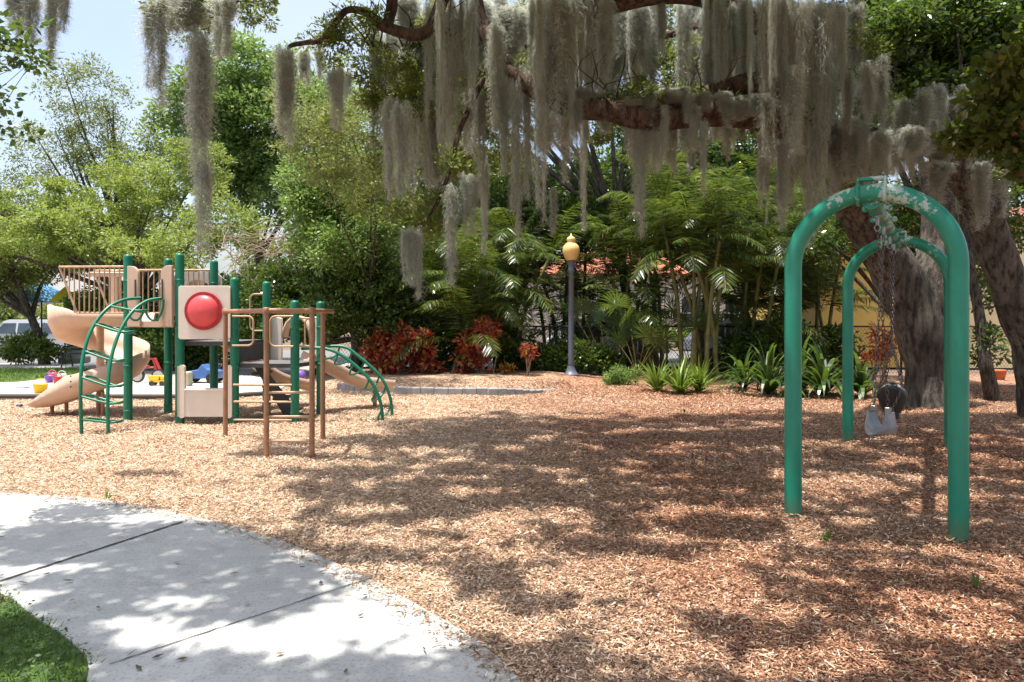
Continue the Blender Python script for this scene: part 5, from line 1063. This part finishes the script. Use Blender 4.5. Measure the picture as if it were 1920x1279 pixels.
# umbrellas
def umbrella(px, py, d, r, h, mat, label):
    p = at(px, py, d); T = thing('patio_umbrella', label, 'umbrella', (p.x, p.y, 0), 'patio umbrellas beyond the lawn'); MB().tube([(p.x, p.y, -.1), (p.x, p.y, p.z)], .025, 8).build('pole', M['dark_metal'], T)
    m = MB(); m.lathe((p.x, p.y, p.z-h), [(r, 0), (r*.96, .05), (r*.5, h*.6), (.01, h)], 8, False); m.build('canopy', mat, T)
umbrella(78, 528, 24, 1.0, .7, simple('blue_canvas', (.12, .32, .55), .8), 'blue patio umbrella behind the slide hood'); umbrella(122, 538, 23, .45, .5, simple('yellow_canvas', (.72, .62, .05), .8), 'small yellow sunshade beside the curving slide lip')
# pedestal and bench
g = gp(140, 681); m = MB(); m.box((g.x, g.y, .1), (.75, .75, .2), .3, .02); m.lathe(g, [(.30, .2), (.27, .28), (.22, .34), (.24, .5), (.20, .62), (.13, .75), (.13, 1.9), (.18, 1.95), (.2, 2.05)], 16)
props(m.build('stone_pedestal', simple('grey_stone', (.36, .35, .33), .85, .2), loc=g), 'grey stone column on a square plinth beside the bench', 'pedestal')
def bench():
    g = gp(165, 690); T = thing('park_bench', 'black metal park bench beside the stone column', 'bench', g)
    for s in (-.6, .6):
        m = MB(); x = g.x+s; m.tube(smooth([(x, g.y-.3, 0), (x, g.y-.25, .3), (x, g.y-.27, .62), (x, g.y+.1, .64), (x, g.y+.22, .9)], 4), .022, 6); m.tube([(x, g.y+.25, 0), (x, g.y+.1, .42), (x, g.y-.25, .42)], .022, 6); m.build('bench_end', M['dark_metal'], T)
    m = MB(); [m.box((g.x, g.y-.22+.1*k, .43), (1.22, .07, .025)) for k in range(4)]; m.build('seat', M['dark_metal'], T)
    m = MB(); [m.box((g.x, g.y+.14+.03*k, .55+.11*k), (1.22, .025, .07)) for k in range(3)]; m.build('backrest', M['dark_metal'], T)
bench()
# ------------------------------------------------------------------ toys
def col(n, c): return simple(n, c, .4, .08)
RED, YEL, BLU, PIN, PUR, WHI = col('toy_red', (.5, .04, .05)), col('toy_yellow', (.80, .50, .03)), col('toy_blue', (.08, .18, .45)), col('toy_pink', (.75, .12, .25)), col('toy_purple', (.22, .10, .45)), col('toy_white', (.75, .72, .75))
def wheel(m, c, r, w_, ax=(0, 1, 0), n=16):
    a = Vector(ax).normalized(); m.tube([Vector(c)-a*w_/2, Vector(c)+a*w_/2], r, n)
def trike():
    g = gp(277, 722); g.z = .055; T = thing('toy_tricycle', 'red and grey toy tricycle parked on the white sand', 'tricycle', g)
    for x in (-.22, .24):
        m = MB(); wheel(m, g+Vector((x, 0, .15)), .15, .05); wh = m.build('wheel', M['black_rubber'], T); m = MB(); wheel(m, g+Vector((x, -.0, .15)), .115, .06); m.build('wheel_disc', simple('toy_grey', (.45, .42, .38), .5), wh)
    MB().tube([g+Vector((-.22, 0, .15)), g+Vector((-.12, 0, .32)), g+Vector((.14, 0, .34)), g+Vector((.24, 0, .15))], .02, 8).build('frame', simple('toy_frame_red', (.3, .05, .06), .4), T)
    MB().box(g+Vector((-.1, 0, .36)), (.24, .14, .05), 0, .015).build('saddle', RED, T)
    m = MB(); m.tube([g+Vector((.24, 0, .15)), g+Vector((.12, 0, .52))], .02, 8); m.tube([g+Vector((.12, -.14, .53)), g+Vector((.12, .14, .53))], .016, 8); m.tube([g+Vector((.27, 0, .30)), g+Vector((.17, 0, .52))], .03, 6); m.build('handlebar', RED, T)
trike()
def truck():
    g = gp(297, 728); g.z = .055; T = thing('toy_truck', 'yellow toy truck on the sand in front of the tricycle', 'toy truck', g)
    MB().box(g+Vector((0, 0, .10)), (.34, .14, .05), 0, .01).build('chassis', YEL, T); MB().box(g+Vector((.11, 0, .17)), (.10, .14, .10), 0, .02).build('cab', YEL, T); MB().panel(g+Vector((-.17, 0, .12)), (1, 0, 0), (0, 0, 1), [(0, 0), (.2, 0), (.23, .09), (-.03, .09)], .15).build('tipper', YEL, T)
    for x in (-.11, .11):
        for s in (-1, 1): m = MB(); wheel(m, g+Vector((x, s*.08, .05)), .05, .03); m.build('wheel', M['black_rubber'], T)
truck()
def ball(px, py, r, mat, name, label, cat='ball', sq=1):
    g = gp(px, py); g.z = .055 if py < 752 else .01; m = MB(); m.lathe(g, [(max(.001, r*math.sin(t)), r*sq*(1-math.cos(t))) for t in np.linspace(0, math.pi, 11)], 16); props(m.build(name, mat, loc=g), label, cat)
ball(562, 722, .14, PUR, 'toy_ball', 'purple ball seen under the low deck')
def bucket(px, py, mat, lb, r=.09, h=.15, name='toy_bucket', handle=True, cat='toy bucket'):
    g = gp(px, py); g.z = .055 if py < 752 else .0; T = thing(name, lb, cat, g); MB().lathe(g, [(.001, 0), (r*.8, 0), (r, h), (r*1.08, h), (r*.95, h-.01), (r*.75, .01), (.001, .01)], 14).build('tub', mat, T)
    MB().tube([g+Vector((r*math.cos(t), 0, h+.8*r*math.sin(t))) for t in np.linspace(0, math.pi, 9)], .006, 5).build('handle', mat, T)
bucket(98, 716, PIN, 'pink toy bucket at the back of the toy heap'); bucket(116, 718, WHI, 'white toy bucket in the toy heap beside the slide exit'); bucket(92, 722, PUR, 'purple toy bucket in the toy heap'); bucket(108, 724, RED, 'red toy bucket in front of the toy heap'); bucket(76, 742, YEL, 'yellow toy tub by the tip of the curving slide', .13, .17)
ball(42, 732, .14, col('toy_mint', (.25, .62, .45)), 'toy_disc', 'mint green disc lying flat on the white sand', 'toy', .12); ball(37, 764, .05, col('toy_navy', (.04, .05, .12)), 'toy_disc', 'small dark blue disc lying in the wood chips', 'toy', .5)
def wagon():
    g = gp(385, 722); g.z = .055; T = thing('toy_wagon', 'blue toy car with black wheels behind the cream store panel', 'toy car', g); m = MB(); m.panel(g, (1, 0, 0), (0, 0, 1), [(-.45, .1), (.35, .1), (.35, .26), (.1, .32), (0, .42), (-.1, .3), (-.45, .24)], .36); m.build('body', BLU, T, bevel=.02)
    for x in (-.3, .22):
        for s in (-1, 1): m = MB(); wheel(m, g+Vector((x, s*.2, .11)), .11, .07); m.build('wheel', M['black_rubber'], T)
wagon()
g = gp(345, 728); m = MB(); m.box(g+Vector((0, 0, .2)), (.28, .25, .3), .1, .02); props(m.build('toy_box', simple('toy_olive', (.42, .40, .28), .6), loc=g), 'olive toy crate half hidden behind the tall green post', 'toy box')
